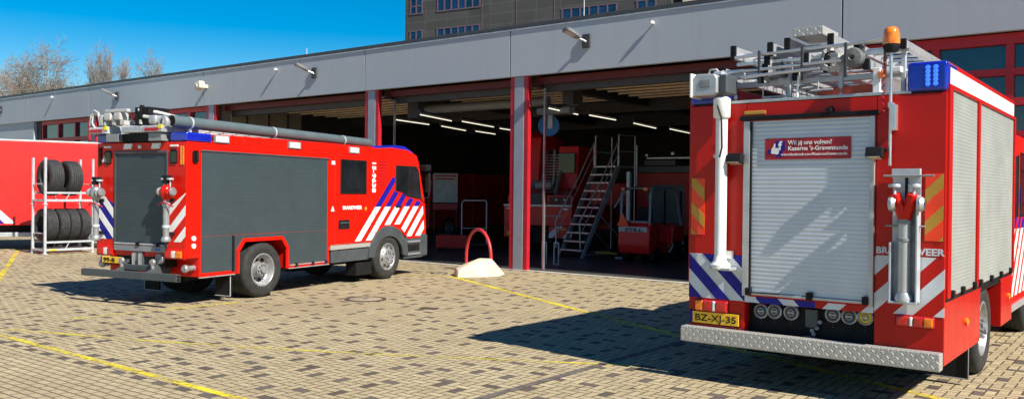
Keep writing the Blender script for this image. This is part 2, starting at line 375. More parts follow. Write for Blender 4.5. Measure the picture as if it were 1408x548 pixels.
def clip(poly, a, b, c):   # keep a*x+b*y >= c
    out = []
    for i in range(len(poly)):
        p, q = poly[i], poly[(i+1) % len(poly)]
        dp = a*p[0]+b*p[1]-c; dq = a*q[0]+b*q[1]-c
        if dp >= 0: out.append(p)
        if (dp >= 0) != (dq >= 0):
            t = dp/(dp-dq); out.append((p[0]+(q[0]-p[0])*t, p[1]+(q[1]-p[1])*t))
    return out
def bands(region, a, b, c0, pitch, width, n=20):
    res = []
    if len(region) < 3: return res
    for k in range(-n, n):
        lo = c0 + k*pitch; p = clip(clip(region, a, b, lo), -a, -b, -(lo+width))
        if len(p) >= 3: res.append(p)
    return res
def slats(x0, x1, z0, z1, pitch, depth):   # saw profile (d, z): d is how far it stands out
    pts = [(0.0, z0)]; z = z0
    while z < z1-1e-4:
        zt = min(z+pitch, z1)
        pts += [(depth*0.25, z+0.001), (depth, z+(zt-z)*0.25), (depth, z+(zt-z)*0.75), (depth*0.25, zt-0.001)]
        z = zt
    pts.append((0.0, z1)); return pts

# ================================================================== SETTING
mb = MB(); mb.poly([(-600,-600,0), (600,-600,0), (600,900,0), (-600,900,0)])
tag(mb.build('paving', 'paving'), kind='structure')
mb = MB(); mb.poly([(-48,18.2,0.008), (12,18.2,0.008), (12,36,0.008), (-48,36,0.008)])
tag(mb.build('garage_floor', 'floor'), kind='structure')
mb = MB(); mb.box(-28, 0.5, 18.02, 18.19, 0.0, 0.02, 0.006)
tag(mb.build('kerb_strip', 'sill'), kind='structure')

def mark(pts, w, mat):
    mb = MB(); P = [Vector((p[0], p[1], 0.004)) for p in pts]
    L, Rr = [], []
    for i, p in enumerate(P):
        d = (P[min(i+1, len(P)-1)] - P[max(i-1, 0)]).normalized(); n = Vector((-d.y, d.x, 0))
        L.append(mb.bm.verts.new(p+n*w/2)); Rr.append(mb.bm.verts.new(p-n*w/2))
    for i in range(len(P)-1): mb.bm.faces.new((L[i], Rr[i], Rr[i+1], L[i+1]))
    tag(mb.build('road_marking', mat), kind='structure')
mark([(-24, 5.14), (-12.68, 5.10), (-9.15, 5.04), (-7.0, 5.0), (-4, 4.95)], 0.10, 'yellow')
mark([(-16, 4.3), (-13.27, 5.34), (-10.78, 6.13), (-8.35, 7.17), (-7.09, 7.81), (-4.9, 8.95)], 0.07, 'yellow_faint')
mark([(-14.6, 15.15), (-13.85, 15.55), (-13.5, 15.5), (-8.0, 12.53), (-5.59, 11.28), (-1.6, 9.35)], 0.13, 'yellow')
mark([(-19.5, 14.5), (-14.9, 15.05), (-13.9, 15.5)], 0.08, 'yellow_faint')
mark([(-30.5, 12.85), (-20.25, 8.10), (-19.4, 7.7)], 0.12, 'yellow')
mark([(-13.45, 6.45), (-13.28, 9.3)], 0.10, 'yellow_faint')
mb = MB(); mb.poly([(-5.46,-2,0.004), (-5.36,-2,0.004), (-5.20,12,0.004), (-5.30,12,0.004)])
tag(mb.build('paving_band', 'band'), kind='structure')

# ================================================================== FIRE STATION
st = thing('fire_station', 'long low fire station with grey fascia above red framed garage bays', 'building', (-20, 18.1, 0))
SX, SY = -20.0, 18.1
def sbuild(mb, name, mat, parent=st): return mb.build(name, mat, parent, Matrix.Translation((-SX, -SY, 0)) if parent is st else None)
FY = 18.02
seams = [-60, -50.2, -41.84, -36.3, -27.9, -19.4, -13.84, -5.3, 0.3, 8.8, 14]
for a, b in zip(seams[:-1], seams[1:]):
    p = MB().box(a+0.015, b-0.015, FY, FY+0.12, 5.09, 6.30, 0.006); sbuild(p, 'fascia_panel', 'fascia')
sbuild(MB().box(-60, 14, FY+0.03, FY+0.3, 5.12, 6.29), 'fascia_backing', 'joint')
sbuild(MB().box(-60, 14, FY-0.02, FY+0.2, 6.303, 6.335), 'drip_strip', 'brightstrip')
sbuild(MB().box(-60, 14, FY-0.03, FY+0.35, 6.337, 6.44, 0.01), 'coping', 'coping')
sbuild(MB().box(-60, 14, FY+0.32, 36.2, 6.0, 6.25), 'roof', 'coping')
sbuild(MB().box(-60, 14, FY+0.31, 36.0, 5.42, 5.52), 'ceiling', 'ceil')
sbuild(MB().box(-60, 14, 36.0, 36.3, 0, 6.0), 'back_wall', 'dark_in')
def pillar(x):     # grey column between two red door frames
    f = sbuild(MB().box(x+0.123, x+0.427, FY+0.05, FY+0.19, 0, 5.085), 'pillar', 'colgrey')
    for (a, b) in ((x-0.02, x+0.12), (x+0.43, x+0.565)):
        q = MB().box(a, b, FY+0.06, FY+0.20, 0.0, 5.086, 0.008).build('door_frame', 'framered', f)
        q.matrix_basis = Matrix.Identity(4)
    return f
for x in (-27.75, -19.42, -13.84, -5.4, 0.2, 8.6): pillar(x)
for a, b in ((-27.2, -19.42), (-18.87, -13.84), (-13.29, -5.4)):       # door heads, rails and lifted overhead doors
    sbuild(MB().box(a, b, FY+0.42, FY+0.56, 4.90, 5.08), 'door_head', 'darkred')
    sbuild(MB().box(a+0.18, a+0.23, FY+0.52, FY+0.58, 0.02, 4.80), 'guide_rail', 'alu')
    od = sbuild(MB().box(a+0.25, b-0.2, 19.0, 24.4, 5.06, 5.10), 'overhead_door', 'steel_dk')
    mb = MB()
    for i in range(8): mb.box(a+0.25, b-0.2, 19.2+i*0.62, 19.24+i*0.62, 5.005, 5.058)
    q = mb.build('rib', 'ochre', od); q.matrix_basis = Matrix.Identity(4)
    sbuild(MB().box(a+0.1, b-0.1, 18.66, 18.85, 4.72, 4.95, 0.02), 'door_shaft', 'steel_dk')
for x in (-19.1, -13.5, -5.1): sbuild(MB().box(x-0.15, x+0.15, 18.7, 36, 4.9, 5.4), 'roof_beam', 'steel_dk')
for y in (24.8, 30.5): sbuild(MB().box(-40, 10, y, y+0.3, 4.75, 5.3), 'roof_beam', 'steel_dk')
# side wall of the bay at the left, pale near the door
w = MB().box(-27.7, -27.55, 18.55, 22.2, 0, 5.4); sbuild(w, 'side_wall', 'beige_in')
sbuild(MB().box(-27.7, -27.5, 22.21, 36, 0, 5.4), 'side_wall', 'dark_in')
for y in (19.6, 20.6, 21.5): sbuild(MB().box(-27.546, -27.5, y, y+0.05, 0, 5.3), 'wall_rail', 'steel_dk')
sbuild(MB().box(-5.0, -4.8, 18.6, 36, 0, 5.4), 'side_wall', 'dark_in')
sbuild(MB().box(-60, -59.8, 18.2, 36, 0, 6), 'side_wall', 'fascia')
sbuild(MB().box(13.8, 14, 18.2, 36, 0, 6), 'side_wall', 'fascia')
# far left: grey wall panels
for a, b in ((-60, -50.3), (-50.27, -41.5)):
    sbuild(MB().box(a, b, FY+0.06, FY+0.3, 0, 5.085, 0.01), 'wall_panel', 'fascia')
sbuild(MB().box(-41.49, -41.05, FY+0.2, FY+0.5, 0, 5.08), 'wall_panel', 'dark_in')
def glazed(x0, x1, cols, rows, z0=0.0, z1=5.08, fw=0.1):
    root = sbuild(MB().box(x0, x1, FY+0.30, FY+0.33, z0, z1), 'glazed_door', 'glass')
    mb = MB()
    for i in range(cols+1):
        x = x0 + (x1-x0)*i/cols; mb.box(x-fw/2, x+fw/2, FY+0.2, FY+0.298, z0, z1)
    zs = rows
    for (a, b) in zs: mb.box(x0, x1, FY+0.19, FY+0.299, a, b)
    f = mb.build('door_frame', 'framered', root); f.matrix_basis = Matrix.Identity(4)
    return root
rows = [(0.0, 0.35), (0.98, 1.1), (1.72, 1.84), (2.46, 2.58), (3.18, 3.32), (3.88, 4.02), (4.86, 5.08)]
glazed(-40.95, -36.35, 3, [(0, 0.3), (1.3, 1.42), (2.2, 2.32), (3.1, 3.22), (4.14, 4.30), (4.92, 5.08)], fw=0.09)
glazed(-35.8, -27.76, 6, [(0, 0.3), (1.3, 1.42), (2.2, 2.32), (3.1, 3.22), (4.14, 4.30), (4.92, 5.08)], fw=0.16)
sbuild(MB().box(-36.3, -35.85, FY+0.1, FY+0.5, 0, 5.08), 'pillar', 'colgrey')
for x in (-36.42, -35.84): sbuild(MB().box(x, x+0.12, FY+0.03, FY+0.3, 0, 5.083), 'door_frame', 'framered')
glazed(-4.85, 0.2, 4, [(0, 0.35), (0.75, 0.87), (1.35, 1.47), (1.95, 2.07), (2.55, 2.67), (3.15, 3.27), (3.74, 3.88), (4.30, 4.43), (4.88, 5.08)], fw=0.13)
glazed(0.8, 8.6, 6, [(0, 0.35), (0.75, 0.87), (1.35, 1.47), (1.95, 2.07), (2.55, 2.67), (3.15, 3.27), (3.74, 3.88), (4.30, 4.43), (4.88, 5.08)], fw=0.13)
sbuild(MB().box(9.16, 13.8, FY+0.1, FY+0.3, 0, 5.08), 'wall_panel', 'fascia')
# duct under the ceiling
sbuild(MB().tube([(-18.5, 19.6, 4.60), (-13.7, 19.6, 4.60)], 0.14, 14), 'air_duct', 'duct')
sbuild(MB().box(-18.75, -18.3, 19.2, 19.8, 4.3, 4.95, 0.03), 'fan_housing', 'steel_dk')
sbuild(MB().box(-13.1, -12.75, 19.4, 19.9, 4.45, 5.3, 0.02), 'fan_housing', 'steel_dk')
sbuild(MB().box(-14.0, -12.9, 19.45, 19.75, 4.22, 4.4, 0.03), 'fan_housing', 'duct')

# lamps under the ceiling
def tube_lamp(x0, y0, x1, y1, z, label):
    t = thing('ceiling_light', label, 'light', ((x0+x1)/2, (y0+y1)/2, z), 0, 'fluorescent lights inside the garage')
    a = math.atan2(y1-y0, x1-x0); L = math.hypot(x1-x0, y1-y0); t.rotation_euler = (0, 0, a)
    MB().tube([(-L/2+0.1, 0, 0), (L/2-0.1, 0, 0)], 0.015, 8).build('tube', 'tube', t)
    MB().box(-L/2, L/2, -0.05, 0.05, 0.045, 0.12, 0.01).build('housing', 'steel_dk', t)
rowsL = [(-13.1, 18.7, -13.45, 20.8, 4.3), (-13.25, 20.95, -13.42, 22.9, 4.3), (-13.5, 24.0, -13.9, 26.4, 4.3), (-13.6, 26.7, -13.9, 29.0, 4.3),
         (-17.4, 18.3, -18.1, 20.6, 4.3), (-17.85, 20.7, -18.45, 23.2, 4.3), (-18.6, 23.6, -19.0, 26.0, 4.3),
         (-19.3, 19.2, -19.7, 21.3, 4.3), (-19.72, 21.8, -20.4, 24.0, 4.3), (-20.2, 24.2, -20.6, 26.0, 4.3)]
names = ['nearest lit fluorescent tube in the bay behind the metal stairs', 'second lit fluorescent tube in the row above the metal stairs', 'third lit fluorescent tube, above the forklift', 'farthest lit fluorescent tube, beside the mast floodlight',
         'front lit tube in the upper row right of the truck cab', 'middle lit tube in the upper row left of the central pillar', 'lit tube just behind the central pillar',
         'front lit tube in the lower row above the truck cab', 'second lit tube in the lower row above the white banner', 'farthest lit tube in the lower row by the pillar']
for rw, nm in zip(rowsL, names): tube_lamp(*rw, nm)

# wall lamps, rods, camera on the fascia
def wall_lamp(x, label):
    t = thing('wall_floodlight', label, 'lamp', (x, FY, 5.80), 0, 'floodlights along the fascia')
    MB().box(-0.11, 0.11, -0.06, 0.0, -0.17, 0.17, 0.015).build('bracket', 'steel_dk', t)
    MB().tube([(0, -0.05, -0.02), (-0.05, -0.12, 0.02), (-0.13, -0.24, 0.06)], 0.03, 8).build('arm', 'alu', t)
    mw = Matrix.Translation((-0.20, -0.38, 0.12)) @ Matrix.Rotation(R(-30), 4, 'Z') @ Matrix.Rotation(R(-24), 4, 'X') @ Matrix.Diagonal((0.9, 0.52, 0.9, 1.0))
    pts = [(-0.10, 0.42), (0.10, 0.42), (0.17, 0.20), (0.19, -0.38), (0.12, -0.46), (-0.12, -0.46), (-0.19, -0.38), (-0.17, 0.20)]
    MB().ext(pts, 'z', 0.0, 0.085, 0.018).build('lamp_head', 'duct', t, mw)
    MB().box(-0.14, 0.14, -0.36, 0.14, -0.014, 0.002).build('lamp_glass', 'lampglass', t, mw)
for x, nm in ((-11.45, 'wall floodlight on the fascia right of the central pillar'), (-21.71, 'wall floodlight on the fascia above the dark truck hose tube'), (-33.91, 'wall floodlight on the fascia above the rear of the parked truck'), (-44.78, 'wall floodlight at the far left end of the fascia')):
    wall_lamp(x, nm)
def sensor(x, z, label):
    t = thing('wall_sensor', label, 'sensor', (x, FY, z), 0, 'small sensors on the fascia')
    MB().tube([(0, 0, 0), (0, -0.08, 0.0)], 0.02, 8).build('stem', 'alu', t)
    MB().lathe([(0.001, 0.05), (0.035, 0.045), (0.055, 0.015), (0.055, -0.02), (0.001, -0.03)], (0, -0.09, 0), 'z', 14).build('cap', 'whitep', t)
sensor(-9.6, 6.03, 'tiny white sensor on the fascia above the forklift bay')
sensor(-23.6, 6.05, 'tiny white sensor on the fascia left of the middle floodlight')
sensor(-39.42, 6.08, 'tiny white sensor on the far left fascia near the bare trees')
t = thing('security_camera', 'cream box shaped camera on the fascia seam above the truck', 'camera', (-27.65, FY, 5.77))
MB().box(-0.05, 0.05, -0.2, 0.0, -0.06, 0.06, 0.01).build('bracket', 'cream', t)
MB().box(-0.19, 0.17, -0.42, -0.18, -0.14, 0.14, 0.05, 3).build('housing', 'cream', t, Matrix.Rotation(R(-12), 4, 'Y'))
MB().lathe([(0.001, 0.0), (0.07, 0.0), (0.08, 0.03), (0.001, 0.03)], (-0.05, -0.45, -0.02), 'y', 16).build('lens', 'lampglass', t)
for x, z1, nm in ((-24.55, 7.15, 'thin white rod on the roof edge against the blue sky'), (-12.81, 8.0, 'tall thin white rod on the roof in front of the dark tower')):
    r_ = MB().tube([(0, 0, 0), (0, 0, z1-6.25)], [0.012, 0.007], 6)
    r_.box(-0.1, 0.1, -0.1, 0.1, 0, 0.06, 0.01)
    o = r_.build('lightning_rod', 'whitep', None, Matrix.Translation((x, 20, 6.25))); tag(o, nm, 'rod', 'rods on the station roof')

# ================================================================== TOWER AND FAR BUILDING
tw = thing('office_tower', 'dark grey panelled office tower with blue windows rising behind the station', 'building', (-59, 60, 0), R(7.9))
MB().box(0, 26.9, 0, 22, 0, 40).build('wall', 'tower', tw)
MB().box(-0.1, 27.0, -0.1, 22.1, 40.003, 40.5).build('parapet', 'coping', tw)
def tower_window(x0, x1, z0, z1, n, mid=False):
    f = MB()
    f.box(x0-0.14, x1+0.14, -0.05, 0.02, z1, z1+0.12); f.box(x0-0.14, x1+0.14, -0.05, 0.02, z0-0.12, z0)
    for i in range(n+1):
        x = x0 + (x1-x0)*i/n; f.box(x-0.07, x+0.07, -0.047, 0.02, z0, z1)
    if mid: f.box(x0, x1, -0.044, 0.02, (z0+z1)/2-0.06, (z0+z1)/2+0.06)
    w = f.build('window', 'purple', tw)
    MB().box(x0, x1, -0.012, 0.01, z0, z1).build('pane', 'blueglass', w)
for fl in range(8):
    z = 16.75 + fl*2.55 if fl < 2 else 16.75 + fl*2.75
    h = 0.80 if fl % 2 == 0 else 1.35
    for x0, x1, n in ((0.65, 2.02, 2), (3.8, 8.5, 6), (17.0, 22.1, 6), (23.95, 25.55, 2)):
        zz = z + (0.6 if x0 > 10 else 0)
        if zz+h < 39.5: tower_window(x0, x1, zz, zz+h, n, n == 2 and fl % 2 == 1)
for x in (8.75, 12.4, 16.2): MB().box(x-0.035, x+0.035, -0.03, 0.01, 3, 39.9).build('joint_strip', 'purple', tw)
fb = thing('pale_building', 'cream walled building just visible right of the dark tower', 'building', (-31.5, 64, 0), R(4))
MB().box(0, 16, 0, 14, 0, 19.4).build('wall', 'cream', fb)
MB().box(-0.2, 16.2, -0.2, 14.2, 19.403, 19.9).build('roof', 'coping', fb)
mb = MB()
for i in range(5): mb.box(1.2+i*3, 2.9+i*3, -0.02, 0.03, 14, 15.6)
mb.build('window', 'glass', fb)

# ================================================================== TREES (bare, early spring)
def tree(loc, h, spread, label, seed, wide=1.0, group='bare trees beyond the station roof'):
    rr = random.Random(seed)
    root = thing('bare_tree', label, 'tree', loc, 0, group)
    tk = MB(); tw_ = MB(); segs = []
    def addseg(bm, p, q, r0, r1, n):
        d = (q-p).normalized(); a = d.orthogonal().normalized(); b = d.cross(a)
        A = [bm.verts.new(p+(a*math.cos(6.283*k/n)+b*math.sin(6.283*k/n))*r0) for k in range(n)]
        B = [bm.verts.new(q+(a*math.cos(6.283*k/n)+b*math.sin(6.283*k/n))*r1) for k in range(n)]
        for k in range(n): bm.faces.new((A[k], A[(k+1) % n], B[(k+1) % n], B[k]))
    def grow(p, d, L, r, lev):
        nseg = 4 if lev < 2 else 3
        for i in range(nseg):
            d = (d + Vector((rr.uniform(-1,1), rr.uniform(-1,1), rr.uniform(-0.6,0.9 if lev < 4 else 0.2)))*(0.12+0.05*lev)).normalized()
            q = p + d*L/nseg; r1 = r*(0.86 if lev < 2 else 0.78)
            addseg(tk.bm if lev < 3 else tw_.bm, p, q, r, r1, 6 if lev < 2 else 3)
            p, r = q, r1
            if lev < 5 and (i > 0 or 1 < lev < 4):
                for _ in range(1 if lev < 1 else 2):
                    az = rr.uniform(0, 6.283); el = rr.uniform(0.35, 1.0)
                    ax = d.orthogonal().normalized(); bx = d.cross(ax)
                    nd = (d*math.cos(el) + (ax*math.cos(az)+bx*math.sin(az))*math.sin(el)*spread).normalized()
                    grow(p, nd, L*rr.uniform(0.50, 0.68), max(r*0.55, 0.013), lev+1)
        if lev < 4: grow(p, (d+Vector((rr.uniform(-.3,.3), rr.uniform(-.3,.3), 0.1))).normalized(), L*0.62, r*0.8, lev+1)
    root.scale = (wide, wide, 1.0)
    grow(Vector((0,0,0)), Vector((0,0,1)), h*0.46, h*0.020, 0)
    tk.build('trunk', 'bark', root); tw_.build('crown', 'twig', root)
    return root

# ================================================================== WHEELS
def wheel(parent, x, y, r=0.52, w=0.30, side=1, style='rear', name='wheel', dz=0.0):
    root = bpy.data.objects.new(name, None); col.objects.link(root); root.parent = parent; root.location = (x, y, r+dz); root.empty_display_size = 0.1
    s = side
    rr = r*0.60
    prof = [(rr, 0.0), (rr+0.02, 0.012), (r*0.86, 0.02), (r*0.955, 0.0), (r*0.99, -0.03), (r, -0.055), (r, -w+0.055), (r*0.99, -w+0.03), (r*0.955, -w), (r*0.86, -w-0.01), (rr, -w)]
    t = MB().lathe([(a, b*s) for a, b in prof], (0,0,0), 'x', 48)
    for k in range(4): t.lathe([(r+0.001, (-0.075-k*0.05)*s), (r+0.003, (-0.08-k*0.05)*s), (r+0.003, (-0.105-k*0.05)*s), (r+0.001, (-0.11-k*0.05)*s)], (0,0,0), 'x', 48)
    t.build('tyre', 'rubdust', root)
    if style == 'rear':
        prof = [(rr+0.004, 0.006), (rr-0.02, 0.012), (rr-0.035, 0.0), (rr-0.05, -0.10), (rr-0.085, -0.125), (rr*0.52, -0.13), (rr*0.44, -0.10), (rr*0.42, -0.02), (rr*0.30, 0.0), (0.001, 0.0)]
        ring = rr*0.66; hx = -0.118
    else:
        prof = [(rr+0.004, 0.006), (rr-0.02, 0.012), (rr-0.04, -0.02), (rr-0.06, -0.04), (rr*0.62, 0.035), (rr*0.5, 0.045), (rr*0.30, 0.048), (rr*0.27, 0.02), (0.001, 0.018)]
        ring = rr*0.70; hx = 0.016
    MB().lathe([(a, b*s) for a, b in prof], (0,0,0), 'x', 40).build('rim', 'rimgrey', root)
    nb = MB(); n = 8
    for k in range(n):
        a = 2*math.pi*k/n+0.2; c = (0, ring*math.cos(a), ring*math.sin(a))
        nb.lathe([(0.032 if style == 'front' else 0.045, hx*s), (0.001, (hx+0.003)*s)], c, 'x', 14)
    nb.build('hand_hole', 'black', root)
    nb = MB()
    for k in range(10):
        a = 2*math.pi*k/10; rb = rr*0.46 if style == 'front' else rr*0.34; c = (0, rb*math.cos(a), rb*math.sin(a)); hb = 0.046 if style == 'front' else 0.0
        nb.lathe([(0.017, hb*s), (0.017, (hb+0.025)*s), (0.001, (hb+0.03)*s)], c, 'x', 6)
    nb.lathe([(rr*0.22, 0.02*s), (rr*0.2, 0.05*s), (0.001, 0.055*s)], (0,0,0), 'x', 20)
    nb.build('hub', 'midgrey', root)
    return root

# ================================================================== STANDPIPE (hydrant pipe carried on a truck)
def standpipe_slim(loc, rz, mat_head, label):
    t = thing('standpipe', label, 'hydrant standpipe', loc, rz, 'hydrant standpipes on the grey shuttered truck')
    MB().tube([(0,0,0.03), (0,0,0.80)], 0.052, 14).lathe([(0.001,0),(0.075,0.0),(0.085,0.03),(0.07,0.075),(0.052,0.09)], (0,0,0), 'z', 16).build('pipe', 'rimgrey', t)
    hd = MB().lathe([(0.05,0.70),(0.085,0.76),(0.10,0.84),(0.085,0.93),(0.05,0.96),(0.001,0.965)], (0,0,0), 'z', 18)
    hd.tube([(-0.02,0,0.85),(-0.12,-0.02,0.85)], 0.055, 12); hd.tube([(0.02,-0.02,0.85),(0.13,-0.06,0.85)], 0.055, 12)
    hd.build('valve_head', mat_head, t)
    for sx in (-1, 1): MB().lathe([(0.001,0.0),(0.068,0.0),(0.075,0.03),(0.06,0.05),(0.001,0.052)], (sx*0.15,-0.02,0.85), 'x', 16).build('hose_coupling', 'rimgrey', t)
    for sx in (-0.05, 0.09):
        MB().tube([(sx,0,0.93),(sx,0,1.06)], 0.014, 8).lathe([(0.001,1.05),(0.055,1.05),(0.06,1.065),(0.055,1.08),(0.001,1.08)], (sx,0,0), 'z', 14).build('hand_wheel', 'galv', t)
    MB().box(-0.06,0.06,-0.05,0.07,0.99,1.13,0.015).build('spindle_cap', 'black', t)
    for z in (0.22, 0.60): MB().lathe([(0.056,z),(0.066,z+0.01),(0.066,z+0.05),(0.056,z+0.06)], (0,0,0), 'z', 16).build('clamp', 'galv', t)
    MB().tube([(-0.16,-0.02,0.62),(-0.05,-0.07,0.66),(0.05,-0.07,0.66),(0.20,-0.03,0.60)], 0.014, 6).build('handle', 'framered', t)
    MB().box(-0.05,0.05,0.04,0.16,0.1,0.16,0.01).box(-0.05,0.05,0.04,0.16,0.68,0.74,0.01).build('bracket', 'black', t)
    return t

# ================================================================== TRUCK A : the dark shuttered fire engine
AH = R(10.9); AO = (-14.70, 9.868, 0)
A = thing('fire_engine', 'red fire engine with dark grey side shutters standing before the left bays', 'fire engine', AO, AH)
HW = 1.12
def amat(p):
    c, s = math.cos(AH), math.sin(AH); return (AO[0]+p[0]*c-p[1]*s, AO[1]+p[0]*s+p[1]*c, p[2])
arch = [(0.66, 0.50), (0.66, 0.90), (0.50, 1.10), (-0.50, 1.10), (-0.66, 0.90), (-0.66, 0.50)]
body = [(-1.57, 0.50), (-1.57, 0.84), (-1.86, 0.84), (-1.86, 2.84), (1.98, 2.84), (1.98, 0.50)] + arch
MB().ext(body, 'x', -HW, HW, 0.018).build('body', 'red', A)
# raised edges of the roof
for s in (-1, 1):
    MB().ext([(-1.27, 2.842), (-1.18, 3.0), (1.98, 3.03), (3.60, 3.03), (3.60, 2.842)], 'x', s*(HW-0.2) if s > 0 else -HW+0.01, s*(HW-0.01) if s > 0 else -HW+0.2, 0.012).build('roof_edge', 'red', A)
    MB().box(s*0.72 if s > 0 else -HW+0.0, s*HW-0.0 if s > 0 else -0.72, -1.87, -1.29, 2.845, 3.00, 0.03, 3).build('blue_light', 'bluelens', A)
MB().box(-0.9, 0.9, -1.2, 3.5, 2.842, 2.90).build('roof_deck', 'alu', A)
# crew cab and front cab
crew = [(1.985, 0.86), (1.985, 2.98), (3.62, 2.98), (3.62, 0.92), (3.40, 0.86)]
MB().ext(crew, 'x', -HW, HW, 0.018).build('crew_cab', 'red', A)
cabp = [(3.63, 0.92), (3.63, 3.0), (4.3, 3.06), (4.98, 3.03), (5.34, 2.92), (5.45, 2.74), (5.66, 2.00), (5.74, 1.80), (5.80, 1.2), (5.80, 0.90), (4.98, 0.90), (4.80, 1.02), (4.62, 1.12), (3.78, 1.12)]
MB().ext(cabp, 'x', -HW+0.006, HW-0.006, 0.025, 2).build('cab', 'red', A)
MB().box(-0.95, 0.95, 3.7, 5.2, 0.45, 1.0).build('chassis', 'black', A)
MB().box(-0.80, 0.80, -1.50, 3.7, 0.42, 0.80).build('chassis', 'black', A)
MB().ext([(5.60, 0.42), (5.80, 0.46), (5.83, 0.9), (5.785, 1.02), (5.5, 1.0), (5.5, 0.42)], 'x', -HW, HW, 0.03).build('front_bumper', 'dkgrey', A)
MB().ext([(5.40, 2.85), (5.475, 2.72), (5.68, 2.02), (5.70, 1.92), (5.60, 1.92), (5.42, 2.60)], 'x', -HW+0.14, HW-0.14).build('windscreen', 'winglass', A)
MB().ext([(5.70, 1.62), (5.80, 1.15), (5.83, 1.05), (5.7, 1.05)], 'x', -0.8, 0.8).build('grille', 'black', A)
for s in (-1, 1):
    X0, X1 = (HW, HW+0.006) if s > 0 else (-HW-0.006, -HW)
    # front fender
    fen = []
    for k in range(13):
        a = math.pi*(0.98-k/12*0.98)+0.0; fen.append((4.14+0.80*math.cos(a), 0.50+0.74*math.sin(a)))
    inner = []
    for k in range(13):
        a = math.pi*(0.02+k/12*0.96); inner.append((4.14+0.58*math.cos(a), 0.50+0.50*math.sin(a)))
    MB().ext(fen+inner, 'x', X0-0.03 if s > 0 else X0-0.03, X1+0.03 if s > 0 else X1+0.03, 0.008).build('front_fender', 'dkgrey', A)
    MB().ext([(4.84, 0.42), (4.92, 1.06), (5.50, 1.02), (5.62, 0.90), (5.58, 0.42)], 'x', s*HW-0.10, s*HW-0.02, 0.015).build('step_panel', 'dkgrey', A)
    for z in (0.50, 0.80):
        MB().box(*sorted((s*(HW-0.12), s*(HW+0.01))), 4.96, 5.52, z, z+0.05, 0.01).build('step', 'midgrey', A)
    MB().box(*sorted((s*(HW-0.025), s*(HW-0.012))), 4.98, 5.50, 0.60, 0.76).build('step_recess', 'black', A)
    MB().box(*sorted((s*(HW-0.05), s*(HW+0.02))), 5.60, 5.83, 0.46, 0.98, 0.03).build('bumper_corner', 'dkgrey', A)
    # cab window
    g1 = [(4.44, 2.64), (5.30, 2.64), (5.40, 2.54), (5.54, 1.86), (4.95, 1.93), (4.70, 2.03), (4.44, 2.06)]
    MB().ext(g1, 'x', *sorted((s*(HW-0.03), s*(HW+0.004)))).build('side_window', 'winglass', A)
    MB().tube([(s*HW, *p) for p in g1+[g1[0]]], 0.013, 6).build('window_seal', 'black', A)
    MB().box(*sorted((s*(HW-0.02), s*(HW+0.012))), 2.34, 3.25, 1.98, 2.70, 0.03, 3).build('side_window', 'winglass', A)
    MB().tube([(s*(HW+0.004), *p) for p in ((2.34,1.98),(3.25,1.98),(3.25,2.70),(2.34,2.70),(2.34,1.98))], 0.016, 6).build('window_seal', 'black', A)
    # door joints
    for pts in ([(2.16,0.90),(2.16,2.80),(3.46,2.80),(3.46,0.92)], [(4.32,1.18),(4.32,2.74),(5.30,2.74)]):
        MB().tube([(s*(HW+(0.0 if pts[0][0] < 4 else -0.01)), *p) for p in pts], 0.007, 5).build('door_seam', 'framered', A)
    MB().box(*sorted((s*(HW-0.01), s*(HW+0.008))), 2.28, 2.66, 1.21, 1.41, 0.004).build('door_handle', 'black', A)
    MB().box(*sorted((s*(HW+0.008), s*(HW+0.03))), 2.32, 2.62, 1.33, 1.36, 0.004).build('door_handle', 'dkgrey', A)
    MB().box(*sorted((s*(HW), s*(HW+0.025))), 4.42, 4.66, 1.66, 1.70, 0.008).build('door_handle', 'black', A)
    # louvres
    for k in range(9):
        MB().box(*sorted((s*(HW-0.02), s*(HW+0.006))), 3.78, 4.02, 2.18+k*0.066, 2.205+k*0.066, 0.004).build('louvre', 'framered', A)
    # mirrors
    MB().tube([(s*(HW-0.02),5.40,2.66),(s*(HW+0.12),5.62,2.66),(s*(HW+0.14),5.66,2.5),(s*(HW+0.14),5.66,1.9),(s*HW,5.5,1.86)], 0.016, 6).build('mirror_arm', 'black', A)
    MB().box(*sorted((s*(HW+0.03), s*(HW+0.17))), 5.64, 5.72, 2.02, 2.50, 0.03, 3).build('mirror', 'black', A)
    MB().box(*sorted((s*(HW+0.03), s*(HW+0.22))), 5.46, 5.66, 2.54, 2.70, 0.03, 3).build('mirror', 'black', A)
    # side shutter in three fields round the wheel arch
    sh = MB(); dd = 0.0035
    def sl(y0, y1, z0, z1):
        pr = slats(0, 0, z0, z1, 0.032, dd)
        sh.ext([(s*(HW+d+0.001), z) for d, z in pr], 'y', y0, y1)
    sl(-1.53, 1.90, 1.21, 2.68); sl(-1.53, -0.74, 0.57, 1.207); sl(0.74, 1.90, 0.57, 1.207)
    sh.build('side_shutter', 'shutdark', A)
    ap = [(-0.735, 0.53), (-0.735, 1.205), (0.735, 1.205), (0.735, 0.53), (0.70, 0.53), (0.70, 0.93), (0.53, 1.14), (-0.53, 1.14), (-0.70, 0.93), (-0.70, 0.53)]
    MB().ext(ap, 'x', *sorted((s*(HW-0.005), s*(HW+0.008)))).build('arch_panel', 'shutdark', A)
    at = [(-0.70, 0.50), (-0.70, 0.93), (-0.53, 1.14), (0.53, 1.14), (0.70, 0.93), (0.70, 0.50), (0.63, 0.50), (0.63, 0.89), (0.49, 1.07), (-0.49, 1.07), (-0.63, 0.89), (-0.63, 0.50)]
    MB().ext(at, 'x', *sorted((s*(HW-0.01), s*(HW+0.03))), 0.006).build('arch_trim', 'red', A)
    MB().box(*sorted((s*HW, s*(HW+0.022))), -0.80, -0.755, 0.55, 1.20, 0.005).build('shutter_rail', 'black', A)
    MB().box(*sorted((s*HW, s*(HW+0.02))), -1.56, 1.95, 2.685, 2.71, 0.004).build('shutter_rail', 'dkgrey', A)
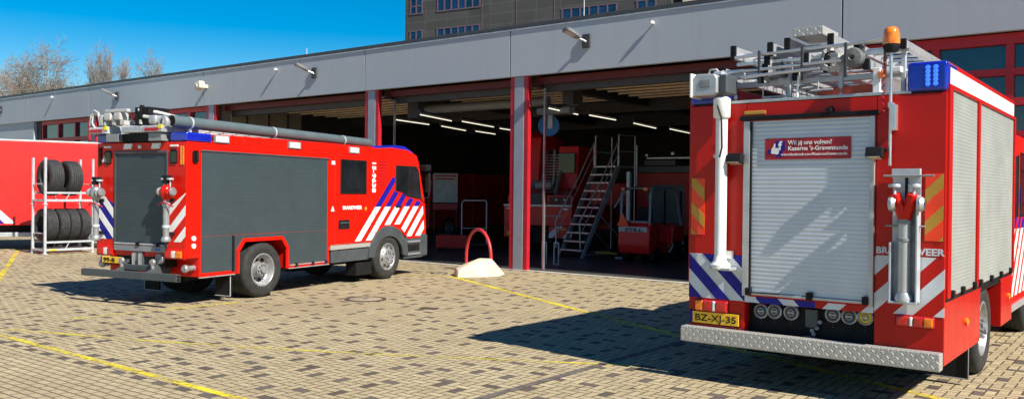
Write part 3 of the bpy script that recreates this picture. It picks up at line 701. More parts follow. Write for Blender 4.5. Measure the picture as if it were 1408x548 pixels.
    for (a, b) in ((-1.57, -0.72), (0.72, 1.97)):
        MB().box(*sorted((s*(HW-0.01), s*(HW+0.016))), a, b, 0.485, 0.50, 0.003).build('sill_strip', 'alubright', A)
    MB().box(*sorted((s*HW, s*(HW+0.02))), 0.74, 1.90, 0.545, 0.565, 0.004).build('shutter_bar', 'alubright', A)
    for y in (0.90, 1.40, 1.82): MB().box(*sorted((s*HW, s*(HW+0.035))), y, y+0.07, 0.52, 0.585, 0.006).build('shutter_lock', 'black', A)
    # side lights on the roof edge
    for y in (-1.07, 0.86, 2.80):
        MB().box(*sorted((s*(HW-0.03), s*(HW+0.03))), y-0.15, y+0.15, 2.865, 2.975, 0.015).build('scene_light', 'clear', A)
        MB().box(*sorted((s*(HW-0.03), s*(HW+0.022))), y-0.18, y+0.18, 2.85, 2.99, 0.015).build('light_bezel', 'midgrey', A)
    MB().box(*sorted((s*(HW), s*(HW+0.012))), -1.74, -1.62, 2.48, 2.69, 0.03, 3).build('corner_window', 'winglass', A)
    for z in (1.18, 1.05): MB().lathe([(0.045,0.0),(0.045,0.02*s),(0.03,0.025*s),(0.001,0.025*s)], (s*HW,-1.70,z), 'x', 16).build('round_reflector', 'clear', A)
    MB().box(*sorted((s*HW, s*(HW+0.012))), -0.06, 0.02, 1.085, 1.115, 0.004).build('marker_light', 'amber', A)
    # side step box below the crew cab
    MB().box(*sorted((s*(HW-0.55), s*(HW-0.01))), 2.06, 3.46, 0.50, 0.76, 0.02).build('step_box', 'dkgrey', A)
    MB().ext([(2.02, 0.78), (2.02, 0.895), (3.40, 0.915), (3.5, 0.79)], 'x', *sorted((s*(HW-0.3), s*(HW+0.0)))).build('step_tread', 'tread', A)
    MB().box(*sorted((s*(HW-0.35), s*(HW-0.06))), 3.0, 3.58, 0.16, 0.45, 0.01).build('mud_flap', 'black', A)
    # rear mud flap with pale rim
    MB().box(*sorted((s*(HW-0.40), s*(HW-0.02))), -0.80, -0.76, 0.10, 0.52, 0.006).build('mud_flap', 'black', A)
    MB().tube([(s*(HW-0.40),-0.81,0.10),(s*(HW-0.02),-0.81,0.10),(s*(HW-0.02),-0.81,0.52)], 0.008, 5).build('flap_edge', 'galv', A)
# stripes on the cab sides
pan_r = HW+0.0035
lower = [(2.20, 0.93), (3.80, 0.93), (3.80, 1.68), (2.20, 1.68)]
regions_w = [[(2.20, 0.93), (3.46, 0.93), (3.46, 1.68), (2.20, 1.68)], [(3.46, 0.93), (3.61, 0.93), (3.61, 1.68), (3.46, 1.68)],
             [(3.64, 1.06), (3.80, 1.26), (4.62, 1.26), (4.62, 1.68), (3.64, 1.68)], [(4.62, 1.20), (4.95, 0.96), (5.70, 0.96), (5.62, 1.68), (4.62, 1.68)]]
regions_b = [[(3.46, 1.68), (3.61, 1.68), (3.61, 2.5), (3.46, 2.5)], [(3.64, 1.68), (4.40, 1.68), (4.40, 2.36), (3.64, 2.36)], [(4.40, 1.68), (5.60, 1.68), (5.56, 1.78), (4.95, 1.90), (4.70, 2.00), (4.40, 2.03)]]
for s in (-1, 1):
    for regs, mt, nm in ((regions_w, 'white', 'white_stripe'), (regions_b, 'blue', 'blue_stripe')):
        mb = MB()
        for rg in regs:
            for p in bands(clip(rg, 1, -1, 1.90), 1, -1, 1.93, 0.40, 0.215):
                mb.ext(p, 'x', *sorted((s*(HW-0.012), s*(HW+0.0035))))
        mb.build(nm, mt, A)
text('15-9638', (HW+0.004, 3.485, 2.72), (0,0,-1), (0,1,0), 0.19, 'white', A, bold=0.006, fit=0.68)
text('BRANDWEER', (HW+0.004, 2.42, 1.635), (0,1,0), (0,0,1), 0.105, 'white', A, bold=0.004, fit=0.68)
MB().ext([(3.20,1.65),(3.25,1.70),(3.30,1.65),(3.25,1.585)], 'x', HW, HW+0.004).build('emblem', 'ochrestripe', A)
MB().ext([(2.02,1.60),(2.14,1.60),(2.08,1.71)], 'x', HW, HW+0.004).build('warning_triangle', 'white', A)
MB().box(HW, HW+0.02, 2.02, 2.13, 2.58, 2.66, 0.006).build('marker_light', 'clear', A)
# cab roof beacons
MB().ext([(4.55, 3.05), (4.62, 3.135), (4.98, 3.125), (5.36, 3.0), (5.40, 2.90), (4.98, 3.02)], 'x', -0.98, 1.0, 0.02).build('light_bar', 'bluelens', A)
# wheels
for s in (-1, 1):
    wheel(A, s*HW, 0.0, 0.52, 0.58, s, 'rear'); wheel(A, s*(HW-0.02), 4.14, 0.52, 0.30, s, 'front')
MB().tube([(-0.9,0,0.52),(0.9,0,0.52)], 0.09, 10).tube([(-0.9,4.14,0.52),(0.9,4.14,0.52)], 0.08, 10).build('axle', 'black', A)
# rear of truck A
RY = -1.86
pr = slats(0,0,1.06,2.64,0.032,0.004)
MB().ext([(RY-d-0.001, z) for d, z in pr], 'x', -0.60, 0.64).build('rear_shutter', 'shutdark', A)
for x0, x1 in ((-0.64,-0.605),(0.645,0.68)): MB().box(x0, x1, RY-0.02, RY+0.01, 1.0, 2.66, 0.004).build('shutter_rail', 'dkgrey', A)
MB().box(-0.64, 0.68, RY-0.03, RY+0.01, 2.645, 2.69, 0.006).build('shutter_rail', 'dkgrey', A)
MB().tube([(-0.60,RY-0.03,1.055),(0.64,RY-0.03,1.055)], 0.016, 8).build('shutter_bar', 'alubright', A)
for x in (-0.05, 0.45): MB().box(x, x+0.09, RY-0.055, RY, 1.02, 1.09, 0.008).build('shutter_lock', 'black', A)
MB().box(-0.62, 0.66, RY-0.035, RY+0.2, 0.93, 1.035, 0.006).build('lower_sill', 'midgrey', A)
MB().box(0.42, 0.55, RY-0.038, RY, 0.955, 1.0, 0.002).build('sticker', 'reelblue', A)
MB().box(-0.62, 0.66, -1.56, -1.50, 0.42, 0.93).build('rear_recess', 'black', A)
MB().box(-0.60, 0.60, RY+0.02, -1.57, 0.66, 0.90, 0.01).build('crossmember', 'black', A)
MB().box(-0.10, 0.10, RY-0.03, RY+0.02, 0.68, 0.92, 0.006).build('tow_plate', 'dkgrey', A)
for x in (-0.09, 0.07): MB().box(x, x+0.025, RY-0.09, RY-0.03, 0.70, 0.90, 0.004).build('tow_lug', 'alu', A)
MB().lathe([(0.001,0),(0.085,0),(0.10,0.03),(0.10,0.06)], (0.50,RY-0.03,0.82), 'y', 20).build('round_cover', 'midgrey', A)
for s in (-1, 1):
    MB().box(*sorted((s*0.64, s*1.10)), RY-0.012, RY+0.3, 0.82, 1.0, 0.02).build('lamp_panel', 'red', A)
    MB().box(*sorted((s*0.66, s*0.80)), RY-0.04, RY, 0.845, 0.965, 0.012).build('tail_light', 'redlens', A)
    MB().box(*sorted((s*0.803, s*0.89)), RY-0.04, RY, 0.845, 0.965, 0.012).build('tail_light', 'clear', A)
    MB().box(*sorted((s*0.893, s*1.04)), RY-0.04, RY, 0.845, 0.965, 0.012).build('tail_light', 'redlens' if s < 0 else 'amber', A)
    MB().ext([(s*0.30-0.13, 2.72),(s*0.30+0.06, 2.72),(s*0.30+0.10, 2.82),(s*0.30-0.10, 2.82)], 'y', RY-0.03, RY+0.01, 0.008).build('work_light', 'clear', A, Matrix.Translation((0.02 if s < 0 else 0.12, 0, 0)))
    MB().box(*sorted((s*0.74, s*0.90)), RY-0.012, RY+0.01, 2.46, 2.70, 0.03, 3).build('corner_window', 'winglass', A)
    MB().box(*sorted((s*0.74, s*0.92)), RY-0.02, RY+0.01, 2.75, 2.785, 0.006).build('marker_light', 'clear', A)
    for x in (0.98, 1.03): MB().box(*sorted((s*x, s*(x+0.03))), RY-0.016, RY+0.01, 2.44, 2.76, 0.006).build('vertical_lamp', 'amber' if s > 0 else 'black', A)
MB().ext([(-0.98,2.50),(-0.86,2.50),(-0.92,2.62)], 'y', RY-0.006, RY).build('warning_triangle', 'white', A)
MB().lathe([(0.001,-0.03),(0.03,-0.03),(0.035,0.0)], (0.0,RY,2.76), 'y', 12).build('rear_camera', 'clear', A)
regL = [(-1.10,1.12),(-0.67,1.12),(-0.67,1.75),(-1.10,1.98)]
MB().ext(regL, 'y', RY-0.003, RY+0.005).build('chevron_panel', 'blue', A)
mb = MB()
for p in bands(regL, 1, 1, 0.10, 0.36, 0.17): mb.ext(p, 'y', RY-0.006, RY)
mb.build('chevron_stripe', 'white', A)
regR = [(0.70,1.12),(1.10,1.12),(1.10,1.96),(0.70,1.70)]
mb = MB()
for p in bands(regR, -1, 1, 0.12, 0.36, 0.17): mb.ext(p, 'y', RY-0.004, RY+0.004)
mb.build('chevron_stripe', 'white', A)
MB().box(-0.90, -0.42, RY-0.055, RY-0.03, 0.70, 0.81, 0.004).build('number_plate', 'plate', A)
MB().box(-0.94, -0.902, RY-0.055, RY-0.03, 0.70, 0.81, 0.004).build('plate_band', 'blue', A)
text('99-B', (-0.86, RY-0.057, 0.72), (1,0,0), (0,0,1), 0.10, 'black', A, bold=0.003, fit=0.30)
MB().box(-1.12, 1.23, -2.17, -2.07, 0.475, 0.60, 0.008).build('rear_bumper', 'dkgrey', A)
MB().box(1.231, 1.236, -2.15, -2.09, 0.49, 0.53).box(1.231, 1.236, -2.15, -2.09, 0.545, 0.585).build('bumper_end', 'black', A)
for x in (-0.35, 0.42):
    MB().ext([(-1.6,0.55),(-2.1,0.53),(-2.1,0.60),(-1.95,0.66),(-1.75,0.88),(-1.6,0.88)], 'x', x, x+0.07, 0.006).build('bumper_bracket', 'dkgrey', A)
    MB().lathe([(0.001,-0.02),(0.05,-0.02),(0.06,0.02),(0.03,0.06),(0.001,0.06)], (x+0.03,-1.98,0.76), 'y', 14).tube([(x+0.03,-1.98,0.76),(x+0.03,-1.96,0.62)], 0.03, 8).build('shackle', 'rimgrey', A)
MB().box(-0.3, 0.45, -1.95, -1.75, 0.60, 0.70, 0.01).build('tow_frame', 'dkgrey', A)
for x, nm in ((1.0, 'r'), (-1.08, 'l')):
    MB().tube([(x,-1.50,0.66),(x,-1.74,0.66)], 0.048, 14).lathe([(0.001,-0.04),(0.055,-0.04),(0.07,-0.02),(0.07,0.02),(0.05,0.04)], (x,-1.76,0.66), 'y', 18).build('suction_outlet', 'rimgrey', A)
# hose tube on the roof edge
MB().lathe([(0.085,0.03),(0.10,0.0),(0.105,0.0),(0.105,5.66),(0.09,5.70),(0.001,5.70)], (0.82,-1.93,3.185), 'y', 28).build('hose_tube', 'hose', A, Matrix.Translation((0.82,-1.93,3.185)) @ Matrix.Rotation(R(-0.55), 4, 'X') @ Matrix.Translation((-0.82,1.93,-3.185)))
MB().lathe([(0.001,0.0),(0.086,0.0)], (0.82,-1.89,3.185), 'y', 28).build('tube_mouth', 'black', A)
for y in (-1.55, 0.55, 2.75):
    MB().lathe([(0.107,0),(0.115,0.005),(0.115,0.03),(0.107,0.035)], (0.82,y,3.18-0.0096*(y+1.93)), 'y', 28).box(0.78,0.86,y,y+0.04,2.86,3.09).build('tube_clamp', 'galv', A)
MB().lathe([(0.06,-0.02),(0.10,-0.02),(0.115,0.02),(0.10,0.06)], (0.66,-1.95,3.17), 'y', 20).build('hose_coupling', 'alubright', A)
# ladder carrier at the rear of the roof
cr = A
for x0, x1 in ((-1.14,-0.70),(-0.30,0.20),(0.22,0.70)):
    MB().ext([(-2.02,3.0),(-2.02,3.10),(-1.90,3.14),(-1.2,3.14),(-1.2,3.0)], 'x', x0, x1, 0.012).build('carrier_tray', 'alubright' if x0 > -0.5 else 'galv', A)
for x in (-1.0, 0.40): MB().box(x-0.11, x+0.22, -2.028, -2.021, 3.02, 3.075, 0.002).build('reflector', 'framered', A)
for x in (-0.74, 0.62): MB().box(x, x+0.08, -2.03, -2.0, 3.06, 3.13, 0.004).build('yellow_marker', 'yellowlens', A)
for x in (-0.62, 0.45): MB().box(x-0.12, x+0.2, -1.98, -1.5, 2.85, 2.99, 0.01).build('carrier_foot', 'midgrey', A)
MB().box(-0.40, 0.36, -1.9, -1.3, 2.85, 2.995).build('carrier_motor', 'black', A)
MB().box(-0.05, 0.30, -1.95, -1.5, 3.14, 3.45, 0.02).box(0.10,0.14,-1.97,-1.9,3.1,3.48).build('carrier_post', 'black', A)
MB().tube([(-1.08,-1.95,3.08),(-1.18,-1.95,3.16),(-1.17,-1.95,3.34),(-1.08,-1.95,3.42),(-0.98,-1.95,3.38),(-0.92,-1.95,3.14)], 0.022, 8).tube([(-1.02,-1.98,3.1),(-1.1,-1.98,3.2),(-1.08,-1.98,3.34),(-0.98,-1.98,3.40)], 0.016, 8).build('cable_loop', 'galvwhite', A)
MB().box(-0.95,-0.82,-1.98,-1.7,3.14,3.34,0.03).build('roller_bracket', 'galvwhite', A)
MB().box(-0.60,-0.50,-1.98,-1.8,3.14,3.3,0.02).build('roller_bracket', 'galvwhite', A)

lad = thing('roof_ladder', 'silver ladder pack lying on the roof of the grey shuttered truck', 'ladder', amat((0,0,0)), AH)
for x in (-0.78, -0.36, -0.30, 0.12): MB().box(x-0.025, x+0.025, -1.98, 2.6, 3.145, 3.225, 0.008).build('rail', 'galvwhite', lad)
for (a, b) in ((-0.78,-0.36),(-0.30,0.12)):
    for k in range(12): MB().tube([(a,-1.8+k*0.36,3.18),(b,-1.8+k*0.36,3.18)], 0.016, 8).build('rung', 'alu', lad)
for x, z in ((-0.70, 3.228), (-0.45, 3.228)): MB().box(x-0.09,x+0.09,-2.0,-1.80,z,z+0.14,0.03).build('foot', 'galvwhite', lad)
MB().box(-0.78,-0.20,-1.98,-1.90,3.37,3.43,0.015).build('top_bar', 'galvwhite', lad)
MB().tube([(0.05,-1.95,3.40),(0.35,-1.8,3.36),(0.50,-1.2,3.26),(0.52,-0.6,3.20)], 0.03, 8).build('side_pole', 'galvwhite', lad)
MB().tube([(0.20,-1.97,3.28),(0.42,-1.9,3.25),(0.50,-1.3,3.18),(0.50,2.2,3.14)], 0.03, 8).build('side_pole', 'galvwhite', lad)
MB().box(0.30,0.50,-1.98,-1.75,3.14,3.30,0.05,3).build('pole_bracket', 'alubright', lad)

standpipe_slim(amat((0.80,-2.0,1.13)), AH, 'red', 'red headed hydrant standpipe on the right rear of the grey shuttered truck')
standpipe_slim(amat((-0.96,-2.0,1.10)), AH, 'rimgrey', 'all silver hydrant standpipe on the left rear of the grey shuttered truck')

# ================================================================== TRUCK B : the silver shuttered fire engine
KB = 1.04
BX, BY, BZ = -2.805*KB, 8.45*KB, 2.0-2.0*KB
BR = R(-0.5)
def bm(x, y, z):
    c, q = math.cos(BR), math.sin(BR); return (BX+(x*c-y*q)*KB, BY+(x*q+y*c)*KB, BZ+z*KB)
def bscale(o):
    o.scale = (KB, KB, KB); o.rotation_euler = (0, 0, BR); return o
def bmw(x, y, z): return Matrix.Translation(bm(x, y, z)) @ Matrix.Rotation(BR, 4, 'Z') @ Matrix.Scale(KB, 4)
B = thing('fire_engine', 'nearest red fire engine with silver roller shutters and thumbs up sign', 'fire engine', (BX, BY, BZ), 0); bscale(B)
BW = 1.245
prof = [(0.0,0.50),(0.0,2.955),(3.95,2.955),(3.95,0.50),(3.14,0.50),(3.14,1.02),(2.98,1.12),(1.90,1.12),(1.77,1.02),(1.77,0.50)]
# body as one shell with an open recess for the pump controls
MB().ext(prof, 'x', -BW, -0.62, 0.012).ext(prof, 'x', 0.645, BW, 0.012).box(-0.619,0.644,0.0,4.0,0.93,2.95,0.004).build('body', 'redB', B)
MB().box(-0.615, 0.64, 0.12, 0.2, 0.48, 0.928).build('pump_panel', 'black', B)
MB().box(-0.9, 0.9, 0.25, 4.6, 0.40, 0.92).build('chassis', 'black', B)
for s in (-1, 1):   # raised side boards with white face
    MB().box(*sorted((s*(BW-0.10), s*BW)), 0.06, 3.95, 2.957, 3.235, 0.014).build('side_board', 'redB', B)
    MB().box(*sorted((s*(BW-0.02), s*(BW+0.006))), 0.10, 3.88, 3.035, 3.185, 0.004).build('side_board_face', 'whitep', B)
    MB().box(*sorted((s*(BW-0.34), s*(BW+0.004))), -0.01, 0.42, 2.962, 3.24, 0.035, 3).build('blue_light', 'bluelens', B)
    MB().box(*sorted((s*(BW-0.30), s*(BW-0.03))), -0.005, 0.40, 2.958, 2.975, 0.004).build('light_base', 'black', B)
MB().box(-BW+0.1, BW-0.1, 0.0, 4.0, 2.957, 2.99, 0.008).build('roof_lip', 'alubright', B)
MB().box(-0.62, 0.70, -0.006, 0.006, 2.62, 2.68).build('seam', 'redB', B) if False else None
for i in range(2):
    for j in range(5): MB().lathe([(0.022,-0.014),(0.001,-0.017)], (BW-0.16+i*0.065,0.0,3.035+j*0.037), 'y', 10).build('led', 'led', B)
# rear shutter
pr = slats(0,0,1.03,2.77,0.042,0.0032)
MB().ext([(-d, z) for d, z in pr], 'x', -0.570, 0.595).build('rear_shutter', 'shutrear', B)
MB().box(-0.64,-0.573,-0.035,0.0,0.99,2.77,0.006).build('shutter_rail', 'alubright', B)
MB().box(0.598,0.64,-0.035,0.0,0.99,2.77,0.006).build('shutter_rail', 'alubright', B)
MB().box(-0.573,-0.556,-0.03,0.0,1.03,2.76).build('shutter_seal', 'black', B)
MB().box(-0.68, 0.67, -0.05, 0.0, 2.775, 2.82, 0.008).build('rain_gutter', 'black', B)
MB().box(-0.575, 0.60, -0.03, 0.0, 1.005, 1.03, 0.004).build('shutter_bar', 'alubright', B)
for x in (-0.60, 0.02, 0.545): MB().box(x, x+0.06, -0.055, 0.0, 1.0, 1.075, 0.008).build('shutter_lock', 'black', B)
MB().tube([(-0.58,-0.04,1.03),(-0.25,-0.04,1.035)], 0.008, 6).build('pull_cord', 'black', B)
MB().lathe([(0.001,-0.07),(0.025,-0.07),(0.035,-0.03),(0.04,0.0)], (0.22,0,2.84), 'y', 14).build('rear_camera', 'black', B)
MB().box(-0.645,-0.42,-0.012,0.0,2.835,2.875,0.006).build('marker_light', 'ochrestripe', B)
# sign on the shutter
sg = MB().box(-0.42, 0.42, -0.016, -0.010, 2.375, 2.585).build('sign_sticker', 'stickered', B)
MB().ext([(-0.30,2.40),(-0.24,2.40),(-0.24,2.49),(-0.30,2.49)], 'y', -0.0185, -0.016).build('thumb_cuff', 'blue', sg)
hand = [(-0.355+0.0,2.435),(-0.285,2.425),(-0.275,2.45),(-0.272,2.475),(-0.285,2.49),(-0.315,2.49),(-0.310,2.53),(-0.322,2.535),(-0.335,2.50),(-0.352,2.475)]
MB().ext(hand, 'y', -0.0205, -0.0186).build('thumb_mark', 'white', sg)
MB().box(-0.385,-0.357,-0.0205,-0.016,2.432,2.475).build('cuff_mark', 'blue', sg)
MB().box(-0.31,-0.215,-0.018,-0.016,2.465,2.56,0.0).build('logo_square', 'blue', sg)
text('f', (-0.28,-0.0208,2.472), (1,0,0), (0,0,1), 0.12, 'white', sg, bold=0.004, depth=0.001)
text('Wil jij ons volgen?', (-0.185,-0.018,2.520), (1,0,0), (0,0,1), 0.060, 'white', sg, bold=0.0012, fit=0.43, depth=0.002)
text("Kazerne 's-Gravenzande", (-0.185,-0.018,2.463), (1,0,0), (0,0,1), 0.058, 'white', sg, bold=0.0012, fit=0.575, depth=0.002)
text('www.facebook.com/KazerneGravenzande', (-0.255,-0.018,2.412), (1,0,0), (0,0,1), 0.036, 'white', sg, bold=0.0006, fit=0.645, depth=0.002)
# chevrons
regL = [(-1.243,0.93),(-0.622,0.93),(-0.622,1.395),(-1.243,1.395)]
MB().ext(regL, 'y', -0.003, 0.004).build('chevron_panel', 'whiteB', B)
mb = MB()
for p in bands(regL, 1, 1, -0.005, 0.31, 0.155): mb.ext(p, 'y', -0.006, 0.0)
mb.build('chevron_stripe', 'blue', B)
regR = [(0.647,0.94),(1.243,0.94),(1.243,1.47),(0.647,1.47)]
mb = MB()
for p in bands(regR, -1, 1, 0.295, 0.34, 0.172): mb.ext(p, 'y', -0.004, 0.004)
mb.build('chevron_stripe', 'whiteB', B)
regM = [(-0.62,0.925),(0.64,0.925),(0.64,0.985),(-0.62,0.985)]
MB().ext(regM, 'y', -0.004, 0.004).build('chevron_panel', 'whiteB', B)
mb = MB()
for p in bands([(-0.50,0.925),(0.10,0.925),(0.10,0.985),(-0.50,0.985)], 1, 1, 0.47, 0.40, 0.24): mb.ext(p, 'y', -0.007, 0.0)
mb.build('chevron_stripe', 'blue', B)
mb = MB()
for p in bands([(0.10,0.925),(0.62,0.925),(0.62,0.985),(0.10,0.985)], -1, 1, 0.40, 0.36, 0.19): mb.ext(p, 'y', -0.007, 0.0)
mb.build('chevron_stripe', 'redB', B)
for sx, (z0, z1) in ((-1, (1.595, 2.19)), (1, (1.62, 2.225))):
    rg = [(sx*1.15-0.075, z0), (sx*1.15+0.075, z0), (sx*1.15+0.075, z1), (sx*1.15-0.075, z1)]
    MB().ext(rg, 'y', -0.004, 0.004).build('warning_panel', 'fluor', B)
    mb = MB()
    for p in bands(rg, -sx, 1, 0.02, 0.285, 0.13): mb.ext(p, 'y', -0.007, 0.0)
    mb.build('warning_stripe', 'ochrestripe', B)
text('BRA', (0.655,-0.004,1.490), (1,0,0), (0,0,1), 0.085, 'whiteB', B, bold=0.003, fit=0.165)
text('NDWEER', (0.835,-0.004,1.490), (1,0,0), (0,0,1), 0.085, 'whiteB', B, bold=0.003, fit=0.405)
# lamps, plate, bumper
for x, z, m in ((-0.475,0.835,'clear'),(-0.335,0.845,'clear'),(-0.165,0.848,'clear'),(0.245,0.865,'clear'),(0.400,0.862,'clear'),(0.548,0.868,'yellowlens')):
    cp = MB().lathe([(0.075,0.0),(0.075,-0.05),(0.062,-0.055),(0.055,-0.04)], (x,0.12,z), 'y', 22).build('hose_cap', 'rimgrey', B)
    MB().lathe([(0.056,-0.042),(0.03,-0.05),(0.001,-0.048)], (x,0.12,z), 'y', 22).build('cap_face', 'dkgrey' if m == 'clear' else m, cp)
    MB().lathe([(0.036,-0.052),(0.034,-0.058),(0.024,-0.058),(0.022,-0.052)], (x,0.12,z), 'y', 20).build('cap_ring', 'midgrey', cp)
    MB().box(x-0.03, x+0.03, 0.058, 0.068, z-0.006, z+0.006, 0.002).build('cap_lug', 'alubright', cp)
    MB().tube([(x,0.08,z-0.07),(x+0.01,0.05,z-0.12),(x-0.005,0.06,z-0.125)], 0.005, 5).build('chain', 'steel_dk', cp)
MB().box(-0.02,0.10,0.06,0.12,0.72,0.90,0.01).box(-0.03,0.09,0.03,0.08,0.60,0.64,0.006).build('pump_valve', 'dkgrey', B)
for k in range(5): MB().lathe([(0.001,-0.03),(0.02,-0.03),(0.02,0.0)], (0.06+0.015*k*(-1)**k,0.10,0.66+0.03*k), 'y', 10).build('knob', 'midgrey', B)
def tail(x0, x1, z0, z1, fl):
    MB().box(x0-0.012, x1+0.012, -0.03, 0.0, z0-0.012, z1+0.012, 0.02, 3).build('tail_light_base', 'framered', B)
    w = x1-x0
    seq = [('redlens',0,0.34),('clear',0.34,0.46),('redlens',0.46,0.74),('amber',0.74,1.0)]
    for m, a, b in seq:
        if fl: a, b = 1-b, 1-a
        MB().box(x0+w*a+0.002, x0+w*b-0.002, -0.048, -0.02, z0, z1, 0.012, 2).build('tail_light', m, B)
tail(0.85, 1.16, 0.84, 0.925, False); tail(-1.155, -0.805, 0.80, 0.905, True)
MB().box(-1.19,-0.675,-0.022,0.0,0.665,0.785,0.004).build('number_plate', 'plate', B)
MB().box(-1.225,-1.192,-0.022,0.0,0.665,0.785,0.004).build('plate_band', 'blue', B)
MB().box(-1.235,-0.665,-0.012,0.0,0.655,0.795,0.004).build('plate_holder', 'black', B)
text('BZ-XJ-35', (-1.165,-0.024,0.690), (1,0,0), (0,0,1), 0.098, 'black', B, bold=0.001, fit=0.455, depth=0.002)
MB().box(-1.262, 1.245, -0.16, -0.03, 0.475, 0.635, 0.012).build('rear_bumper', 'tread', B)
MB().box(-1.0, 1.0, -0.03, 0.3, 0.48, 0.55).build('bumper_mount', 'black', B)
# mast
ms = MB().tube([(-0.845,-0.11,1.30),(-0.845,-0.11,2.86)], 0.060, 20).lathe([(0.001,1.26),(0.10,1.26),(0.105,1.30),(0.07,1.34),(0.060,1.40)], (-0.845,-0.11,0), 'z', 20).lathe([(0.07,2.80),(0.088,2.82),(0.088,3.0),(0.06,3.02)], (-0.845,-0.11,0), 'z', 20).build('lighting_mast', 'whitep', B)
MB().box(-0.96,-0.70,-0.05,0.0,2.40,2.44,0.006).build('mast_clamp', 'alu', ms)
MB().box(-0.92,-0.74,-0.05,0.0,1.36,1.44,0.006).build('mast_clamp', 'alu', ms)
MB().box(-0.95,-0.70,-0.20,-0.02,1.245,1.275,0.008).build('mast_foot', 'alubright', ms)
MB().tube([(-0.86,-0.19,2.93),(-0.80,-0.22,2.80),(-0.80,-0.20,2.5),(-0.83,-0.19,2.4)], 0.01, 6).build('mast_cable', 'black', ms)
hx = -0.90
FM = Matrix.Translation((hx,-0.08,3.03)) @ Matrix.Scale(0.86, 4) @ Matrix.Translation((-hx,0.08,-3.03))
fl = MB().ext([(-0.26,3.03),(-0.25,3.27),(-0.20,3.30),(0.02,3.29),(0.06,3.24),(0.06,3.06),(0.0,3.03)], 'y', -0.26, 0.10, 0.02, 3, Matrix.Translation((hx,0,0))).build('floodlight_head', 'alubright', ms, FM)
MB().box(hx-0.285,hx-0.255,-0.28,0.12,3.02,3.31,0.01).build('floodlight_glass', 'whitep', fl)
MB().box(hx-0.16,hx-0.02,-0.268,-0.255,3.13,3.22,0.01).build('cooling_fins', 'midgrey', fl)
MB().box(hx+0.063,hx+0.17,-0.22,0.10,3.05,3.28,0.025,3).build('floodlight_back', 'dkgrey', fl)
MB().tube([(hx-0.12,-0.1,3.29),(hx-0.10,-0.1,3.36),(hx-0.02,-0.1,3.36),(hx+0.04,-0.1,3.29)], 0.014, 7).tube([(hx-0.05,-0.02,3.29),(hx+0.02,0.0,3.35),(hx+0.08,0.02,3.27)], 0.012, 7).build('floodlight_handle', 'galvwhite', fl)
MB().box(hx-0.04,hx+0.06,-0.14,-0.02,3.29,3.33,0.01).build('floodlight_joint', 'galv', fl)
# work lamps by the shutter
for x, z in ((-0.70, 2.40), (0.66, 2.43)):
    MB().ext([(-0.02,z+0.03),(-0.13,z+0.045),(-0.16,z-0.05),(-0.06,z-0.07)], 'x', x-0.075, x+0.075, 0.01).build('work_light', 'black', B)
    MB().ext([(-0.161,z-0.048),(-0.163,z-0.05),(-0.065,z-0.073),(-0.063,z-0.071)], 'x', x-0.06, x+0.06).build('work_light_glass', 'lampglass', B)
    MB().tube([(x-0.08,-0.08,z),(x+0.08 if x > 0 else x-0.1,-0.08,z+0.0),(x+0.1 if x > 0 else x-0.1,0.0,z+0.04)], 0.009, 6).build('lamp_bracket', 'black', B)
# beacon pole
bp = MB().tube([(0.785,-0.07,2.30),(0.785,-0.07,3.36)], 0.014, 10).build('beacon_pole', 'alu', B)
MB().box(0.775,0.835,-0.09,0.0,2.62,2.86,0.008).box(0.765,0.805,-0.09,0.0,2.83,2.88,0.006).build('pole_clamp', 'alu', bp)
MB().lathe([(0.001,3.33),(0.055,3.34),(0.072,3.38),(0.075,3.41)], (0.785,-0.07,0), 'z', 20).build('beacon_base', 'black', bp)
MB().lathe([(0.074,3.41),(0.076,3.43),(0.070,3.50),(0.062,3.545),(0.045,3.565),(0.001,3.57)], (0.785,-0.07,0), 'z', 24).build('amber_beacon', 'amber', bp)
cc = []
for k in range(60):
    a = k*0.9; cc.append((0.735+0.012*math.cos(a)-0.02*math.sin(k/60*3.1), -0.07+0.012*math.sin(a), 3.30-0.55*k/60))
MB().tube(cc, 0.006, 5).build('curly_cable', 'framered', bp)
